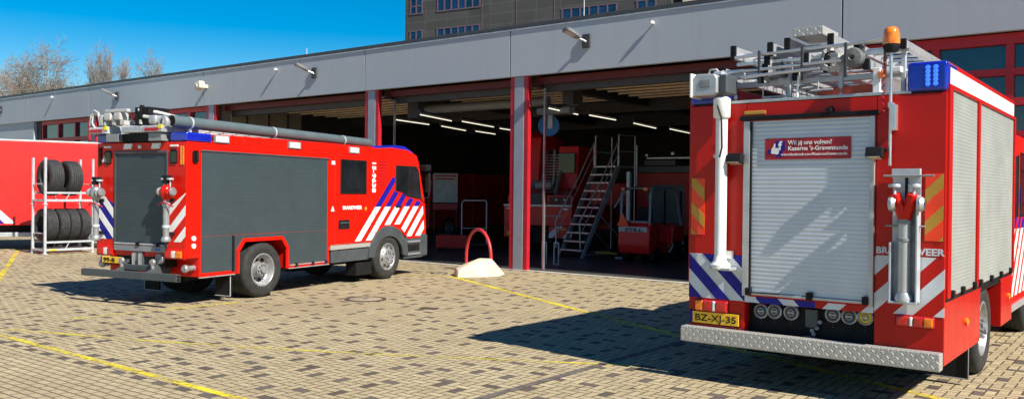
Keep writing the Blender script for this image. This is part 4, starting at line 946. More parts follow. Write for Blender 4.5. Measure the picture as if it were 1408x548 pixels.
# sides of truck B
for s in (-1, 1):
    for (a, b) in ((0.19, 1.42), (1.56, 3.85)):
        pr = slats(0,0,1.11,2.99,0.034,0.0028)
        MB().ext([(s*(BW+0.001+d), z) for d, z in pr], 'y', a, b).build('side_shutter', 'shutside', B)
    MB().box(*sorted((s*(BW-0.012), s*(BW-0.001+0.004))), 0.03, 3.94, 1.07, 1.105, 0.003).build('sill_strip', 'black', B)
    for y in (0.22, 0.70, 1.30, 1.64, 2.30, 2.95, 3.66): MB().box(*sorted((s*(BW-0.01), s*(BW+0.035))), y, y+0.085, 1.095, 1.165, 0.010).build('shutter_lock', 'black', B)
    for a, b in ((0.02, 0.16), (1.44, 1.54), (3.87, 3.95)): MB().box(*sorted((s*(BW-0.02), s*(BW+0.022))), a, b, 1.105, 3.0, 0.006).build('shutter_post', 'redB', B)
    MB().box(*sorted((s*(BW-0.02), s*(BW+0.022))), 0.02, 3.95, 2.99, 3.028, 0.006).build('shutter_head', 'redB', B)
    for y, z in ((0.98, 0.80), (3.62, 0.82)): MB().lathe([(0.04,0.0),(0.04,0.02*s),(0.02,0.03*s),(0.001,0.03*s)], (s*BW,y,z), 'x', 16).build('marker_light', 'amber', B)
    MB().box(*sorted((s*(BW-0.45), s*(BW-0.05))), 1.45, 1.49, 0.14, 0.60, 0.006).build('mud_flap', 'black', B)
    MB().tube([(s*(BW-0.45),1.44,0.15),(s*(BW-0.05),1.44,0.15),(s*(BW-0.05),1.44,0.55)], 0.007, 5).build('flap_edge', 'midgrey', B)
    wheel(B, s*(BW-0.06), 2.26, 0.50, 0.58, s, 'rear', dz=0.077); wheel(B, s*(BW-0.10), 6.15, 0.50, 0.30, s, 'front', dz=0.077)
    MB().box(*sorted((s*(BW-0.3), s*(BW-0.02))), 1.70, 3.2, 1.02, 1.10).build('wheel_housing', 'black', B)
# cab of truck B
cbp = [(3.97,0.62),(3.97,2.70),(4.6,2.86),(5.9,2.86),(6.55,2.72),(6.8,2.0),(6.9,1.5),(6.9,0.62),(6.72,0.62),(6.60,1.0),(6.4,1.16),(5.9,1.16),(5.7,1.0),(5.58,0.62)]
MB().ext(cbp, 'x', -BW+0.03, BW-0.04, 0.05, 3).build('cab', 'red', B)
for s in (-1, 1):
    XS = s*(BW-0.04)
    for g1 in ([(4.08,2.50),(4.62,2.58),(4.62,1.78),(4.08,1.74)], [(4.85,2.62),(6.35,2.62),(6.62,1.95),(6.4,1.80),(4.85,1.78)]):
        MB().ext(g1, 'x', *sorted((XS-0.02*s, XS+0.006*s))).build('side_window', 'winglass', B)
        MB().tube([(XS+0.003*s, *p) for p in g1+[g1[0]]], 0.014, 6).build('window_seal', 'black', B)
    mb = MB(); mw_ = MB()
    for p in bands([(4.12,0.75),(5.55,0.75),(5.62,1.1),(5.62,1.62),(4.12,1.62)], 1, -1, 3.02, 0.36, 0.18): mw_.ext(p, 'x', *sorted((XS-0.01*s, XS+0.004*s)))
    for p in bands([(4.12,1.62),(6.6,1.62),(6.6,1.75),(4.9,1.75),(4.9,2.3),(4.12,1.9)], 1, -1, 3.02, 0.36, 0.18): mb.ext(p, 'x', *sorted((XS-0.01*s, XS+0.004*s)))
    mw_.build('white_stripe', 'white', B); mb.build('blue_stripe', 'blue', B)
    MB().box(*sorted((s*(BW-0.35), s*(BW-0.02))), 4.10, 5.5, 0.56, 0.64, 0.012).build('side_step', 'alubright', B)
    MB().lathe([(0.001,0.0),(0.13,0.0),(0.15,0.04),(0.15,0.40),(0.13,0.44),(0.001,0.44)], (s*(BW-0.20),4.20,0.84), 'y', 22).build('air_tank', 'dkgrey', B)
    MB().tube([(XS,4.74,1.2),(XS,4.74,2.55)], 0.008, 5).build('door_seam', 'framered', B)
    MB().box(*sorted((XS, XS+0.02*s)), 4.10, 4.28, 1.58, 1.63, 0.006).build('door_handle', 'whitep', B)
MB().ext([(6.50,2.66),(6.60,2.66),(6.84,1.95),(6.85,1.75),(6.75,1.75)], 'x', -BW+0.2, BW-0.2).build('windscreen', 'winglass', B)
MB().box(-BW, BW-0.03, 6.7, 7.0, 0.42, 0.78, 0.03).build('front_bumper', 'whitep', B)
for s in (-1, 1): MB().lathe([(0.001,3.02),(0.07,3.02),(0.10,2.98),(0.10,2.86)], (s*0.95,4.75,0), 'z', 18).build('blue_light', 'bluelens', B)
MB().tube([(-1.0,2.26,0.52),(1.0,2.26,0.52)], 0.09, 10).tube([(-1.0,6.15,0.52),(1.0,6.15,0.52)], 0.08, 10).build('axle', 'black', B)

# standpipe with twin outlets on truck B
sp = thing('standpipe', 'twin outlet red and silver standpipe in white tray on the nearest truck', 'hydrant standpipe', bm(0.925, -0.02, 1.05)); bscale(sp)
MB().box(-0.12,0.12,-0.012,0.0,0.0,1.22,0.003).box(-0.12,-0.105,-0.13,-0.012,0.0,0.55,0.002).box(0.105,0.12,-0.13,-0.012,0.0,0.98,0.002).box(-0.12,0.12,-0.14,-0.012,0.0,0.02,0.002).box(-0.12,0.12,-0.06,-0.012,1.14,1.22,0.003).build('tray', 'galv', sp)
MB().tube([(0,-0.075,0.06),(0,-0.075,0.76)], 0.055, 18).lathe([(0.001,0.02),(0.075,0.02),(0.08,0.05),(0.06,0.10)], (0,-0.075,0), 'z', 18).build('pipe', 'alubright', sp)
for z in (0.56, 0.72): MB().lathe([(0.056,z),(0.066,z+0.006),(0.066,z+0.03),(0.056,z+0.036)], (0,-0.075,0), 'z', 18).build('clamp', 'midgrey', sp)
h_ = MB()
for s in (-1, 1): h_.tube([(0,-0.075,0.74),(s*0.02,-0.08,0.82),(s*0.055,-0.10,0.92),(s*0.075,-0.12,0.99)], [0.05,0.052,0.05,0.046], 14)
h_.build('valve_head', 'red', sp)
for s in (-1, 1):
    MB().lathe([(0.001,0.0),(0.062,0.0),(0.07,0.03),(0.05,0.06)], (s*0.12,-0.13,0.90), 'x', 18).build('hose_coupling', 'alubright', sp)
    MB().tube([(s*0.08,-0.11,0.98),(s*0.085,-0.10,1.06)], 0.014, 8).lathe([(0.001,1.05),(0.05,1.05),(0.055,1.065),(0.05,1.08),(0.001,1.08)], (s*0.085,-0.10,0), 'z', 16).build('hand_wheel', 'galv', sp)
MB().tube([(-0.19,-0.06,1.155),(0.24,-0.06,1.155)], 0.010, 6).tube([(-0.17,-0.06,0.70),(0.17,-0.06,0.70)], 0.010, 6).build('cross_bar', 'midgrey', sp)
MB().box(-0.012,0.012,-0.03,-0.012,0.95,1.14,0.002).build('strap', 'black', sp)

# ladders and gear on the roof of truck B
def ladder(loc, L, W, n, label, rail_h=0.09, mat='alubright', rot=0.0):
    t = bscale(thing('roof_ladder', label, 'ladder', bm(*loc), rot, 'ladders on the roof of the nearest truck'))
    for x in (-W/2, W/2):
        MB().box(x-0.026, x+0.026, 0, L, -rail_h/2, rail_h/2, 0.006).build('rail', mat, t)
        MB().box(x-0.030, x+0.030, -0.02, 0.015, -rail_h/2-0.008, rail_h/2+0.008, 0.006).build('foot', 'black', t)
    for k in range(n):
        y = 0.2 + (L-0.4)*k/(n-1)
        MB().tube([(-W/2+0.015, y, 0), (W/2-0.015, y, 0)], 0.015, 8).build('rung', 'alu', t)
    return t
ZB = 2.99
ladder((-0.66, 0.20, 3.52), 3.6, 0.40, 12, 'upper left aluminium ladder with black feet beside the mast floodlight', 0.13)
ladder((-0.72, 0.14, 3.30), 3.6, 0.46, 12, 'lower left aluminium ladder just above the roof lip by the mast', 0.11)
ladder((-0.10, 0.30, 3.56), 3.4, 0.44, 11, 'highest aluminium ladder with tall rails left of the beacon', 0.14)
ladder((0.60, 0.25, 3.46), 3.5, 0.42, 12, 'right aluminium ladder directly behind the amber beacon', 0.08)
ladder((-0.30, 0.22, 3.40), 3.5, 0.40, 12, 'aluminium ladder lying in the middle of the pack between the tall rails', 0.09)
ladder((0.28, 0.28, 3.30), 3.5, 0.38, 12, 'low aluminium ladder under the hose coil and the grey drum', 0.09)
ladder((-0.36, 0.16, 3.22), 3.5, 0.36, 12, 'lowest aluminium ladder near the roof lip left of the strap', 0.08)
gt = thing('ladder_gantry', 'silver ladder gantry of cross beams on the nearest truck roof', 'gantry', bm(0, 0, ZB)); bscale(gt)
for y in (0.32, 1.9, 3.4):
    MB().box(-0.92, 0.88, y, y+0.05, 0.17, 0.225, 0.006).build('cross_beam', 'alubright', gt)
    MB().box(-0.86, 0.86, y-0.04, y, 0.40, 0.435, 0.006).build('cross_beam', 'alu', gt)
    for x in (-0.93, -0.30, 0.22, 0.80): MB().box(x-0.02, x+0.02, y-0.02, y+0.04, 0.0, 0.45 if x != -0.93 else 0.36, 0.006).build('post', 'galv', gt)
for (xa, za, xb, zb, yy) in ((-0.86, 0.30, 0.30, 0.335, 0.06), (-0.80, 0.46, 0.70, 0.50, 0.10), (-0.70, 0.24, 0.10, 0.27, 0.03), (0.22, 0.47, 0.82, 0.53, 0.08)):
    MB().tube([(xa, yy, za), (xb, yy, zb)], 0.016, 8).build('cross_tube', 'alu', gt)
for xx in (-0.52, -0.08, 0.34, 0.70): MB().box(xx-0.012, xx+0.012, 0.04, 0.07, 0.17, 0.50, 0.004).build('upright', 'steel_dk', gt)
MB().box(-0.95,-0.89,0.10,0.14,0.0,0.34,0.008).box(-0.90,-0.72,0.12,0.2,0.24,0.34,0.008).build('end_plate', 'alubright', gt)
MB().tube([(-0.50,0.12,0.14),(-0.50,0.12,0.03),(-0.22,0.12,0.03),(-0.22,0.12,0.14)], 0.010, 6).tube([(-0.80,0.10,0.16),(-0.78,0.08,0.02)], 0.02, 6).tube([(0.06,0.12,0.15),(0.06,0.12,0.07),(0.2,0.12,0.07)], 0.009, 6).build('grab_handle', 'galv', gt)
MB().tube([(-0.12,0.08,0.22),(-0.13,0.07,0.05),(-0.12,0.06,-0.04)], 0.012, 6).build('strap', 'whitep', gt)
MB().box(0.55,0.62,0.20,3.7,0.0,0.26,0.01).box(0.63,0.80,0.22,3.7,0.20,0.26,0.01).build('side_channel', 'whitep', gt)
MB().box(0.60,0.66,0.185,0.21,0.15,0.22,0.01).build('marker_light', 'amber', gt)
MB().tube([(-0.55,0.2,0.35),(-0.55,3.6,0.35)], 0.03, 8).tube([(0.1,0.2,0.30),(0.1,3.6,0.30)], 0.03, 8).build('long_pole', 'alu', gt)
for (x, y, z) in ((-0.34,0.26,0.30),(0.10,0.24,0.36),(0.42,0.26,0.42)): MB().box(x-0.03,x+0.03,y-0.03,y+0.05,z-0.06,z+0.10,0.012).tube([(x,y-0.04,z+0.1),(x+0.05,y-0.06,z+0.04)], 0.012, 6).build('clamp', 'steel_dk', gt)
o = MB().box(-0.24,0.06,0.0,0.5,0.0,0.09,0.006).build('equipment_box', 'tread', None, bmw(-0.02, 0.30, 3.64))
tag(o, 'tread plate box on top of the ladders of the nearest truck', 'box')
cr_ = []
for k in range(121):
    a = 2*math.pi*k/24; q = 0.075+0.045*k/120; cr_.append((q*math.cos(a), 0.012*(k%3)+0.01*k/24, q*1.05*math.sin(a)))
o = MB().tube(cr_, 0.0075, 6).build('hose_coil', 'galvwhite', None, bmw(0.16, 0.17, 3.37)); tag(o, 'white coiled hose hung on the ladder rack left of a grey drum', 'hose')
o = MB().lathe([(0.001,0.03),(0.03,0.0),(0.085,0.012),(0.10,0.05),(0.10,0.07),(0.092,0.08),(0.098,0.20),(0.001,0.21)], (0,0,0), 'y', 24).build('float_drum', 'drumgrey', None, bmw(0.37, 0.14, 3.36)); tag(o, 'round grey drum on the ladder rack of the nearest truck', 'drum')
o = MB().ext([(-0.28,0.0),(0.30,0.0),(0.36,0.05),(0.26,0.09),(-0.22,0.08)], 'y', 0.0, 1.7, 0.015).build('rescue_board', 'skid', None, bmw(0.25, 0.30, 3.02)); tag(o, 'orange red rescue board under the ladders of the nearest truck', 'board')

# ================================================================== TRAILER, RACKS, TYRES
TH = -R(22)
tr = thing('box_trailer', 'long red box trailer behind the tyre racks at the left edge', 'trailer', (-29.9, 13.2, 0), TH)
MB().box(-2.5, 0.0, -7.5, 3.2, 0.80, 3.58, 0.03).build('body', 'redtrail', tr)
MB().box(-2.52, 0.01, -7.5, 3.22, 3.585, 3.62, 0.01).build('roof_edge', 'whitep', tr)
MB().box(-0.3, -0.03, -7.2, 0.5, 0.42, 0.56, 0.01).build('side_guard', 'alubright', tr)
MB().box(-2.0, -0.45, -7.2, 3.0, 0.5, 0.79).build('chassis', 'black', tr)
for y in (0.6, 1.75):
    for s, x in ((1, -0.04), (-1, -2.46)): wheel(tr, x, y, 0.42, 0.3, s, 'rear')
regT = [(-3.6,0.86),(-0.72,0.86),(-0.72,1.04),(-1.30,1.62),(-3.6,1.62)]
for k, (m, c0) in enumerate((('white', -0.10), ('blue', -0.42), ('white', -0.74))):
    p = clip(clip(regT, 1, 1, c0), -1, -1, -(c0+0.3))
    if len(p) > 2: MB().ext(p, 'x', 0.0, 0.004).build('stripe', m, tr)
text('BRANDWEER', (0.004, -0.10, 1.06), (0,1,0), (0,0,1), 0.20, 'whiteB', tr, bold=0.006, fit=1.35)
for y in (-0.55, 0.0): MB().box(0.0, 0.012, y, y+0.02, 1.0, 2.1).build('body_seam', 'framered', tr)

RKX, RKY = -27.66, 12.95
def rack(z, label, h):
    t = thing('tyre_rack', label, 'rack', (RKX, RKY, z), 0, 'white stacked tyre racks')
    for x in (-0.41, 0.41):
        for y in (-0.73, 0.73):
            MB().box(x-0.035, x+0.035, y-0.035, y+0.035, 0.02, h, 0.006).box(x-0.06, x+0.06, y-0.06, y+0.06, 0.0, 0.03, 0.006).build('post', 'galv', t)
        MB().box(x-0.03, x+0.03, -0.73, 0.73, 0.10, 0.17, 0.006).box(x-0.025, x+0.025, -0.73, 0.73, 0.34, 0.40, 0.006).tube([(x,-0.1,0.17),(x,0.0,0.34)], 0.014, 6).build('side_beam', 'galv', t)
    for y in (-0.73, 0.73):
        MB().box(-0.41, 0.41, y-0.03, y+0.03, 0.10, 0.16, 0.006).tube([(-0.41,y,0.60),(-0.3,y,0.64),(0.3,y,0.64),(0.41,y,0.60)], 0.018, 8).build('end_beam', 'galv', t)
    return t
r1 = rack(0.0, 'lower white tyre rack standing on the paving with four tyres', 1.50)
MB().box(0.446, 0.452, -0.62, -0.40, 0.11, 0.16).build('sticker', 'yellowlens', r1)
rack(1.52, 'upper white tyre rack holding the two large tyres', 1.45)
def tyre(y, z, r, w, label, group):
    rr = r*0.56
    prof = [(rr,-w*0.42),(rr+0.03,-w*0.5),(r*0.84,-w*0.52),(r*0.95,-w*0.48),(r*0.985,-w*0.42)]
    n = 5
    for k in range(n):
        a = -w*0.40 + w*0.80*k/n; b = a + w*0.80/n
        prof += [(r, a), (r, b-0.016), (r-0.014, b-0.013), (r-0.014, b-0.003)]
    prof += [(r*0.985,w*0.42),(r*0.95,w*0.48),(r*0.84,w*0.52),(rr+0.03,w*0.5),(rr,w*0.42)]
    o = MB().lathe(prof, (0,0,0), 'y', 48, True).build('tyre', 'rubber', None, Matrix.Translation((RKX+0.02, RKY+y, z+r)) @ Matrix.Rotation(rnd.uniform(-0.03,0.03), 4, 'Z'))
    tag(o, label, 'tyre', group)
tyre(-0.40, 1.80, 0.56, 0.40, 'left large black tyre in the upper rack', 'tyres in the white racks')
tyre(0.18, 1.80, 0.55, 0.40, 'right large black tyre in the upper rack', 'tyres in the white racks')
for y, nm in ((-0.52, 'leftmost of four black tyres in the lower rack'), (-0.14, 'second from left of four black tyres in the lower rack'), (0.18, 'third from left of four black tyres in the lower rack'), (0.52, 'rightmost of four black tyres in the lower rack')):
    tyre(y, 0.38, 0.51, 0.33 if y < -0.3 else 0.29, nm, 'tyres in the white racks')

# ================================================================== SMALL THINGS ON THE YARD
cb = bmesh.new()
base = [(-13.95,15.95),(-13.42,15.50),(-12.80,16.30),(-13.10,16.95),(-13.9,16.85)]
top = [(-13.45,16.35,0.42),(-13.18,16.42,0.42),(-13.25,16.60,0.40),(-13.5,16.55,0.40)]
ks = MB(); allv = [ks.bm.verts.new((x,y,0.0)) for x,y in base] + [ks.bm.verts.new((-13.86,15.92,0.20)), ks.bm.verts.new((-13.50,15.62,0.16))] + [ks.bm.verts.new(p) for p in top]
bmesh.ops.convex_hull(ks.bm, input=allv)
bmesh.ops.bevel(ks.bm, geom=[e for e in ks.bm.edges], offset=0.02, segments=2, profile=0.5, affect='EDGES')
tag(ks.build('concrete_block', 'concrete'), 'pale wedge shaped concrete block in front of the central pillar', 'concrete block')
cb.free()
hp = []
A0, A1 = Vector((-14.72,17.35,0.0)), Vector((-13.52,16.9,0.0))
for k in range(25):
    a = math.pi*k/24; c = (A0+A1)/2 - (A1-A0)/2*math.cos(a)
    hp.append((c.x, c.y, 0.28 + 0.80*math.sin(a)**0.85 if 0 < k < 24 else 0.28))
hp = [(A0.x+0.02,A0.y,0.0)] + hp + [(A1.x,A1.y,0.0)]
tag(MB().tube(hp, 0.042, 14).build('guard_hoop', 'hoop'), 'red tubular hoop rising behind the concrete block', 'hoop')
def cover(x, y, r, label, cat, name):
    t = thing(name, label, cat, (x, y, 0.0))
    MB().lathe([(0.001,0.012),(r*0.62,0.012),(r*0.64,0.006)], (0,0,0), 'z', 36).build('lid', 'lidtan', t)
    MB().lathe([(r*0.66,0.006),(r*0.68,0.014),(r*0.80,0.014),(r*0.82,0.005)], (0,0,0), 'z', 36).build('ring', 'iron', t)
    MB().lathe([(0.001,0.016),(0.06,0.016),(0.065,0.012)], (0,0,0), 'z', 12).build('lifting_eye', 'iron', t)
cover(-11.93, 11.16, 0.48, 'round iron manhole cover in the paving before the grey shuttered truck', 'manhole cover', 'manhole_cover')
cover(-14.5, 16.05, 0.26, 'small round cover in the paving left of the concrete block', 'cover', 'utility_cover')
o = MB().box(-0.16,0.16,-0.10,0.10,0.0,0.012,0.004).build('drain_grate', 'iron', None, Matrix.Translation((-10.15,10.98,0)) @ Matrix.Rotation(0.5,4,'Z')); tag(o, 'small rusty drain grate in the paving right of the manhole', 'drain')

# ================================================================== INSIDE THE GARAGE
# stairs
s0 = Vector((-15.07,22.87,0)); s1 = Vector((-14.80,24.55,2.95)); sd = Vector((s1.x-s0.x, s1.y-s0.y, 0)); run = sd.length; ang = math.atan2(-sd.x, sd.y)
S = thing('mobile_stairs', 'aluminium platform stairs with handrails inside the right bay', 'stairs', s0, ang)
for k in range(11):
    z = 0.27*(k+1); y = run*k/10.5
    MB().box(-0.46, 0.46, y, y+0.22, z-0.05, z, 0.004).build('tread', 'stairs', S)
for s in (-1, 1):
    MB().ext([(-0.05,0.0),(0.10,0.0),(run+0.1,2.80),(run+0.1,2.98),(run-0.05,2.98)], 'x', *sorted((s*0.47, s*0.50))).build('stringer', 'stairs', S)
    MB().tube([(s*0.52,-0.1,0.30),(s*0.52,-0.15,1.15),(s*0.52,run*0.5,2.45),(s*0.52,run,3.75),(s*0.52,run,3.0)], 0.022, 8).tube([(s*0.52,-0.12,0.72),(s*0.52,run,3.35)], 0.014, 6).build('handrail', 'stairs', S)
    MB().tube([(s*0.50,run+0.05,2.95),(s*0.50,run+0.05,3.98),(s*0.50,run+0.9,3.98),(s*0.50,run+0.9,0.05)], 0.022, 8).tube([(s*0.50,run+0.05,3.45),(s*0.50,run+0.9,3.45)], 0.016, 6).build('guard_rail', 'stairs', S)
    MB().tube([(s*0.46,0.2,0.1),(s*0.46,run+0.9,0.1)], 0.022, 8).tube([(s*0.46,run+0.9,0.1),(s*0.46,run*0.5,1.4)], 0.018, 8).build('brace', 'stairs', S)
MB().box(-0.46, 0.46, run, run+0.95, 2.92, 2.97, 0.004).build('platform', 'stairs', S)
for s in (-1, 1):
    for y in (0.1, run+0.85): MB().lathe([(0.001,-0.03),(0.07,-0.03),(0.08,0),(0.07,0.03),(0.001,0.03)], (s*0.46,y,0.08), 'x', 16).build('castor', 'black', S)
MB().box(0.0,0.9,run-0.5,run-0.4,0.1,0.16,0.01).build('base_bar', 'ochrestripe', S)

# forklift
F = thing('forklift', 'small red forklift with warning triangle parked inside the right bay', 'forklift', (-12.40, 22.2, 0), R(-4))
MB().ext([(0.0,0.30),(-0.06,0.55),(-0.02,1.08),(0.10,1.22),(0.55,1.20),(0.62,0.62),(1.25,0.55),(1.3,1.1),(1.95,1.1),(2.0,0.30)], 'x', -0.55, 0.55, 0.06, 3).build('body', 'redin', F)
MB().box(-0.50,0.50,-0.085,-0.03,0.93,1.09,0.02).build('name_panel', 'galvwhite', F)
text('STILL', (-0.26,-0.088,0.955), (1,0,0), (0,0,1), 0.125, 'steel_dk', F, bold=0.006, fit=0.62)
text('BRANDWEER', (-0.12,0.02,1.205), (1,0,0), (0,0.3,1), 0.06, 'whiteB', F, fit=0.55)
MB().ext([(-0.52,1.10),(-0.10,1.10),(-0.31,1.48)], 'y', -0.135, -0.115, 0.006).build('warning_triangle', 'fluor', F)
for s in (-1, 1):
    MB().tube([(s*0.50,0.06,1.15),(s*0.50,0.10,2.05),(s*0.47,0.22,2.20),(s*0.47,1.30,2.22),(s*0.49,1.55,2.10),(s*0.50,1.85,1.05)], 0.045, 8).build('cage_post', 'midgrey', F)
    for y, r in ((0.42, 0.25), (1.55, 0.33)):
        MB().lathe([(r*0.5,0),(r*0.9,0.01*s),(r,-0.02*s),(r,-0.2*s),(r*0.9,-0.22*s)], (s*0.56,y,r), 'x', 28).lathe([(r*0.5,0.0),(0.001,0.01*s)], (s*0.56,y,r), 'x', 20).build('wheel', 'black', F)
    MB().box(*sorted((s*0.32, s*0.46)), -0.02, 0.06, 2.14, 2.24, 0.02).build('tail_light', 'amber' if s > 0 else 'redlens', F)
for y in (0.25, 0.5, 0.75, 1.0, 1.25): MB().box(-0.47, 0.47, y, y+0.04, 2.19, 2.23, 0.006).build('roof_bar', 'duct', F)
MB().tube([(-0.5,0.08,1.24),(0.5,0.08,1.24)], 0.03, 8).build('cage_post', 'duct', F)
MB().box(-0.25,0.25,0.60,1.05,0.95,1.08,0.04).box(-0.25,0.25,0.52,0.64,1.05,1.65,0.04).build('seat', 'black', F)
for s in (-1, 1): MB().box(*sorted((s*0.25, s*0.33)), 2.05, 2.18, 0.05, 2.15, 0.01).build('mast', 'steel_dk', F)
for s in (-1, 1): MB().box(*sorted((s*0.2, s*0.32)), 2.18, 3.2, 0.06, 0.10, 0.01).build('fork', 'steel_dk', F)
mb = MB()
for p in bands([(1.02,0.32),(1.92,0.32),(1.92,0.62),(1.02,0.54)], 1, -1, 0.7, 0.26, 0.12): mb.ext(p, 'x', 0.545, 0.556)
mb.build('stripe', 'whiteB', F)

# aerial truck seen from behind
E_ = thing('ladder_truck', 'tall red aerial ladder truck seen from behind across the pillar', 'fire engine', (-16.9, 23.6, 0), R(12))
MB().box(-1.25,1.25,0.0,6.5,0.95,1.62,0.03).build('body', 'redin', E_)
MB().box(-1.20,-0.35,0.2,1.1,1.623,1.98,0.02).box(0.25,1.20,0.2,1.1,1.623,1.98,0.02).build('side_locker', 'redin', E_)
MB().box(-1.26,1.26,-0.02,0.02,1.60,1.66,0.006).build('edge_strip', 'alubright', E_)
MB().ext([(-1.25,0.55),(-0.42,0.55),(-0.42,0.94),(-1.25,0.94)], 'y', 0.02, 0.10).build('rear_panel', 'redin', E_)
MB().ext([(0.42,0.55),(1.25,0.55),(1.25,0.94),(0.42,0.94)], 'y', 0.02, 0.10).build('rear_panel', 'redin', E_)
mb = MB()
for p in bands([(-1.25,0.55),(-0.42,0.55),(-0.42,0.94),(-1.25,0.94)], 1, 1, 0.25, 2.0, 0.25): mb.ext(p, 'y', 0.014, 0.03)
mb.build('chevron_stripe', 'whiteB', E_); mb = MB()
for p in bands([(0.42,0.55),(1.25,0.55),(1.25,0.94),(0.42,0.94)], -1, 1, 0.0, 0.6, 0.25): mb.ext(p, 'y', 0.014, 0.03)
mb.build('chevron_stripe', 'whiteB', E_)
mb = MB()
for p in bands([(-1.25,0.55),(-0.42,0.55),(-0.42,0.94),(-1.25,0.94)], 1, 1, -0.1, 2.0, 0.34): mb.ext(p, 'y', 0.013, 0.03)
mb.build('chevron_stripe', 'blue', E_)
MB().box(-1.12,-0.55,-0.01,0.013,0.62,0.74,0.004).build('number_plate', 'plate', E_)
for s in (-1, 1):
    MB().box(*sorted((s*0.62, s*1.1)), -0.02, 0.012, 0.80, 0.89, 0.01).build('tail_light', 'redlens', E_)
    MB().box(*sorted((s*0.95, s*1.15)), -0.015, 0.0, 1.49, 1.55, 0.006).build('marker_light', 'clear', E_)
    wheel(E_, s*1.2, 1.4, 0.5, 0.55, s, 'rear'); wheel(E_, s*1.2, 5.6, 0.5, 0.3, s, 'front')
MB().lathe([(0.001,2.6),(0.85,2.6),(0.95,2.4),(0.95,1.63)], (0,2.4,0), 'z', 32).build('turntable', 'redin', E_)
MB().ext([(0.8,2.0),(1.1,4.0),(1.6,4.25),(3.2,4.0),(3.4,2.6)], 'x', -0.95, -0.35, 0.03).build('ladder_cradle', 'redin', E_)
MB().ext([(1.2,2.2),(1.4,3.7),(3.2,3.7),(3.4,2.6)], 'x', 0.2, 0.95, 0.03).build('control_cab', 'redin', E_)
lb = MB()
for x in (-0.34, 0.30): lb.tube([(x,0.9,2.1),(x,1.6,3.5),(x,6.5,3.7)], 0.06, 6)
for k in range(14): lb.tube([(-0.34,0.9+k*0.05,2.1+k*0.1),(0.30,0.9+k*0.05,2.1+k*0.1)], 0.02, 6)
lb.build('ladder_boom', 'alu', E_)
MB().ext([(6.6,0.6),(6.6,2.5),(8.4,2.6),(8.8,1.6),(8.8,0.6)], 'x', -1.2, 1.2, 0.05).build('cab', 'redin', E_)
MB().box(-0.30,0.22,0.10,0.9,1.623,2.05,0.02).build('winch_housing', 'steel_dk', E_)
MB().box(-1.15,-0.45,0.17,0.20,1.68,1.93,0.01).build('locker_door', 'darkred', E_)
MB().box(0.35,1.10,0.17,0.20,1.68,1.93,0.01).build('locker_door', 'darkred', E_)
for x in (-0.98, -0.68, 0.58, 0.88): MB().box(x,x+0.09,0.15,0.17,1.80,1.86,0.004).build('locker_latch', 'galv', E_)
MB().box(-0.42,0.42,0.25,0.30,0.35,0.94,0.01).build('tow_beam', 'black', E_)
MB().tube([(-0.9,0.0,1.28),(-0.25,0.0,1.28)], 0.018, 6).build('grab_rail', 'galv', E_)
MB().tube([(0.3,0.0,1.28),(0.9,0.0,1.28)], 0.018, 6).build('grab_rail', 'galv', E_)
for z in (2.7, 3.0, 3.3): MB().box(-0.93,-0.37,1.02,1.24,z,z+0.05,0.004).build('louvre', 'steel_dk', E_)
MB().box(0.28,0.88,1.16,1.22,2.75,3.45,0.02).build('cab_window', 'winglass', E_)
MB().lathe([(0.001,-0.3),(0.16,-0.3),(0.16,0.3),(0.001,0.3)], (-0.05,0.7,2.32), 'x', 20).build('hydraulic_drum', 'midgrey', E_)
for x in (-0.55, 0.45): MB().tube([(x,0.5,2.0),(x*0.8,1.3,2.9),(x*0.7,1.8,3.5)], [0.07,0.07,0.04], 10).build('hydraulic_ram', 'duct', E_)
MB().tube([(0.62,0.0,3.5),(0.62,-0.05,2.6),(0.60,-0.1,2.35),(0.50,-0.12,2.28)], 0.04, 8).build('exhaust_hose', 'midgrey', E_)

# second parked engine at the back of the right bay
G = thing('parked_fire_engine', 'red fire engine standing deep in the bay behind the forklift', 'fire engine', (-14.6, 28.6, 0), R(8))
MB().box(-1.2,1.2,0,6.5,0.55,2.85,0.03).build('body', 'redin', G)
MB().box(-0.65,0.65,-0.02,0.0,1.0,2.4,0.004).build('rear_shutter', 'duct', G)
MB().box(-1.15,1.15,0.0,6.0,2.853,3.1,0.03).box(-0.9,0.3,-0.05,4,3.12,3.32,0.02).build('roof_load', 'duct', G)
MB().box(-0.8,0.9,-0.06,4.5,3.36,3.42,0.01).tube([(-0.8,-0.06,3.5),(-0.8,4,3.5)], 0.05, 8).tube([(0.2,-0.06,3.55),(0.2,4,3.55)], 0.06, 8).build('ladder_rack', 'alu', G)
MB().lathe([(0.001,3.0),(0.06,2.99),(0.08,2.9),(0.08,2.86)], (0.6,0.15,0), 'z', 14).build('blue_light', 'bluelens', G)
for s in (-1, 1):
    MB().box(*sorted((s*0.8, s*1.1)), -0.02, 0.0, 0.8, 0.92, 0.006).build('tail_light', 'redlens', G)
    wheel(G, s*1.18, 1.5, 0.5, 0.5, s, 'rear'); wheel(G, s*1.18, 5.2, 0.5, 0.3, s, 'front')

